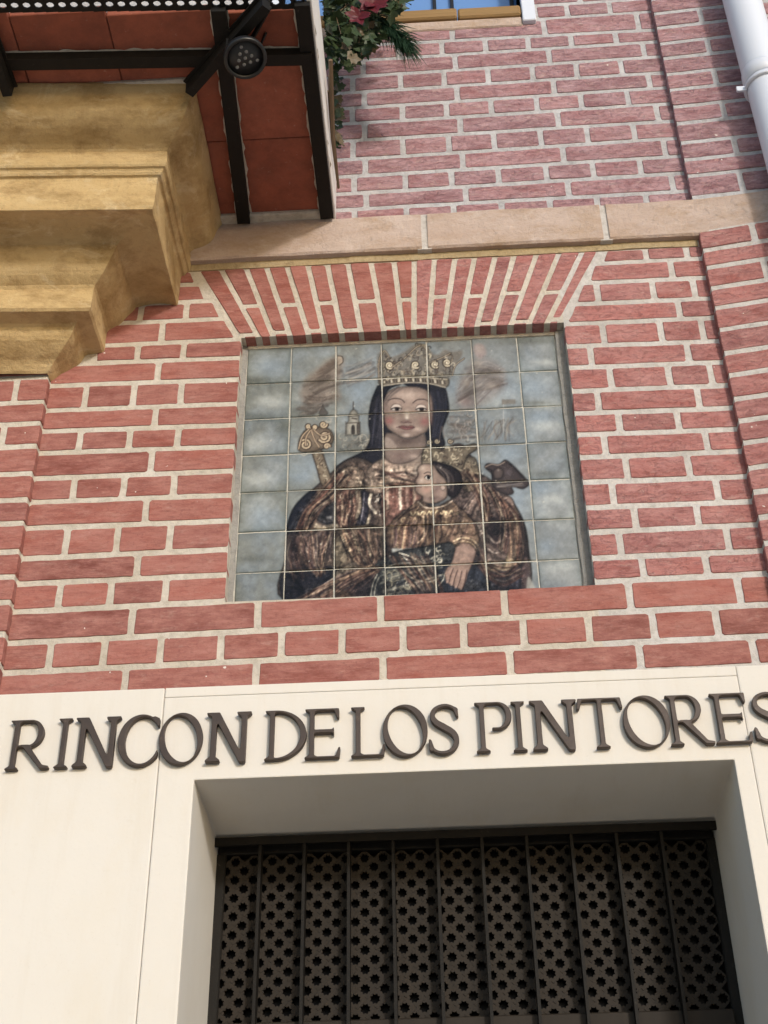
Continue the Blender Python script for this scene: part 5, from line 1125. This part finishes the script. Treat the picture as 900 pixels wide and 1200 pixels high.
from_bm('leaf', bl, M['leaf'], ivy)['kind'] = 'stuff'; from_bm('dry_leaf', bd, M['leaf_dry'], ivy)['kind'] = 'stuff'; from_bm('stem', bt, M['twig'], ivy)['kind'] = 'stuff'
poi = thing('red_flower', 'dark red flower with pointed petals among the ivy', 'flower', tuple(on_wall(432, 8, -.3)))
for (cx, cy, n_, s_, y) in ((420, 20, 7, .040, -.42), (437, 4, 9, .056, -.42)):
    for k in range(n_):
        bm = bmesh.new(); P = Vector(on_wall(cx, cy, y)); a = k*2*math.pi/n_+RP.random()*.5; leaf_shape(bm, P, Vector((math.cos(a), -.35+RP.uniform(-.2, .2), math.sin(a)*.9-.15)), (0, -1, -.3), s_*RP.uniform(.8, 1.15), s_*.62); from_bm('petal', bm, M['red'], poi)
pin = thing('pine_sprig', 'drooping dark green pine sprig with long needles', 'plant', tuple(on_wall(446, 30, -.25)))
bm = bmesh.new(); bt = bmesh.new()
S0 = [Vector(on_wall(x, y, w)) for x, y, w in ((432, 16, -.24), (448, 28, -.24), (463, 40, -.235), (474, 50, -.23))]
tube(bt, S0, [.004, .0035, .003, .002], 6)
for i in range(620):
    t = RP.random()*2.999; k = int(t); p = S0[k].lerp(S0[k+1], t-k); tip = (Vector(on_wall(492, 78, -.24))-p).normalized()*.9+rnd()*.55+Vector((.15, 0, -.1)); L = RP.uniform(.06, .12)
    q1 = p+tip.normalized()*L*.55; q2 = q1+(tip.normalized()+Vector((0, 0, -.55))).normalized()*L*.45; tube(bm, [p, q1, q2], [.0011, .001, .0003], 4, False)
from_bm('needle', bm, M['needle'], pin)['kind'] = 'stuff'; from_bm('twig', bt, M['twig'], pin)

# ================================================================ UPPER WINDOW
uw = thing('upper_window', 'upper window with white surround, worn wooden sill and panes coloured like the sky they reflect', 'window', (-.05, .05, 5.56))
boxo('white_surround', WX1, WX1+.044, .004, .15, WZ-.055, 6.3, M['white'], uw, .003); boxo('white_surround', WX0-.04, WX0, .004, .15, WZ-.055, 6.3, M['white'], uw, .003)
boxo('plaster_border', WX0, WX1, .016, .15, WZ-.064, WZ-.018, M['band_stone'], uw, .004)  # cream plaster; the darker stone colour stands in for shade
boxo('sill', WX0+.003, .1395, .004, .16, WZ-.017, WZ+.034, M['wood'], uw, .006); boxo('sill', .1425, WX1-.003, .006, .16, WZ-.018, WZ+.033, M['wood'], uw, .006)
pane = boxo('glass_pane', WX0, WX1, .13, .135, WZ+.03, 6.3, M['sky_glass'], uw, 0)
for x in (-.30, -.11, .07, .13, .335): boxo('window_bar', x-.006, x+.006, .116, .134, WZ+.03, 6.3, M['black'], pane, .001)

# ================================================================ DOWNPIPE
dp = thing('downpipe', 'white painted metal downpipe with a joint collar and clamp', 'downpipe', (1.03, -.1, 4.6))
def lathe_z(name, prof, cx, cy, mat, parent, n=32): return lathe(name, prof, mat, Matrix.Translation((cx, cy, 0)), parent, n, caps=(0, 0))
PX, PY = 1.028, -.10
lathe_z('pipe', [(.0565, 5.09), (.0575, 5.10), (.0575, 6.4)], PX, PY, M['white'], dp); lathe_z('pipe', [(.0545, .12), (.0545, 5.11)], PX, PY, M['white'], dp)
lathe_z('collar', [(.0550, 5.045), (.0605, 5.048), (.0605, 5.092), (.0592, 5.096), (.0560, 5.086)], PX, PY, M['white'], dp)
def ringz(z): return [(.0556, z), (.0625, z), (.0640, z+.005), (.0625, z+.011), (.0556, z+.011)]
clamp = lathe_z('clamp', ringz(5.02), PX, PY, M['white'], dp)
bm = bmesh.new(); bbox(bm, PX-.086, PX-.058, PY-.004, PY+.004, 5.015, 5.035, .001); bbox(bm, PX-.012, PX+.012, PY+.055, .01, 5.017, 5.033, .001); from_bm('clamp_lug', bm, M['white'], clamp)
lathe_z('clamp', ringz(3.6), PX, PY, M['white'], dp)
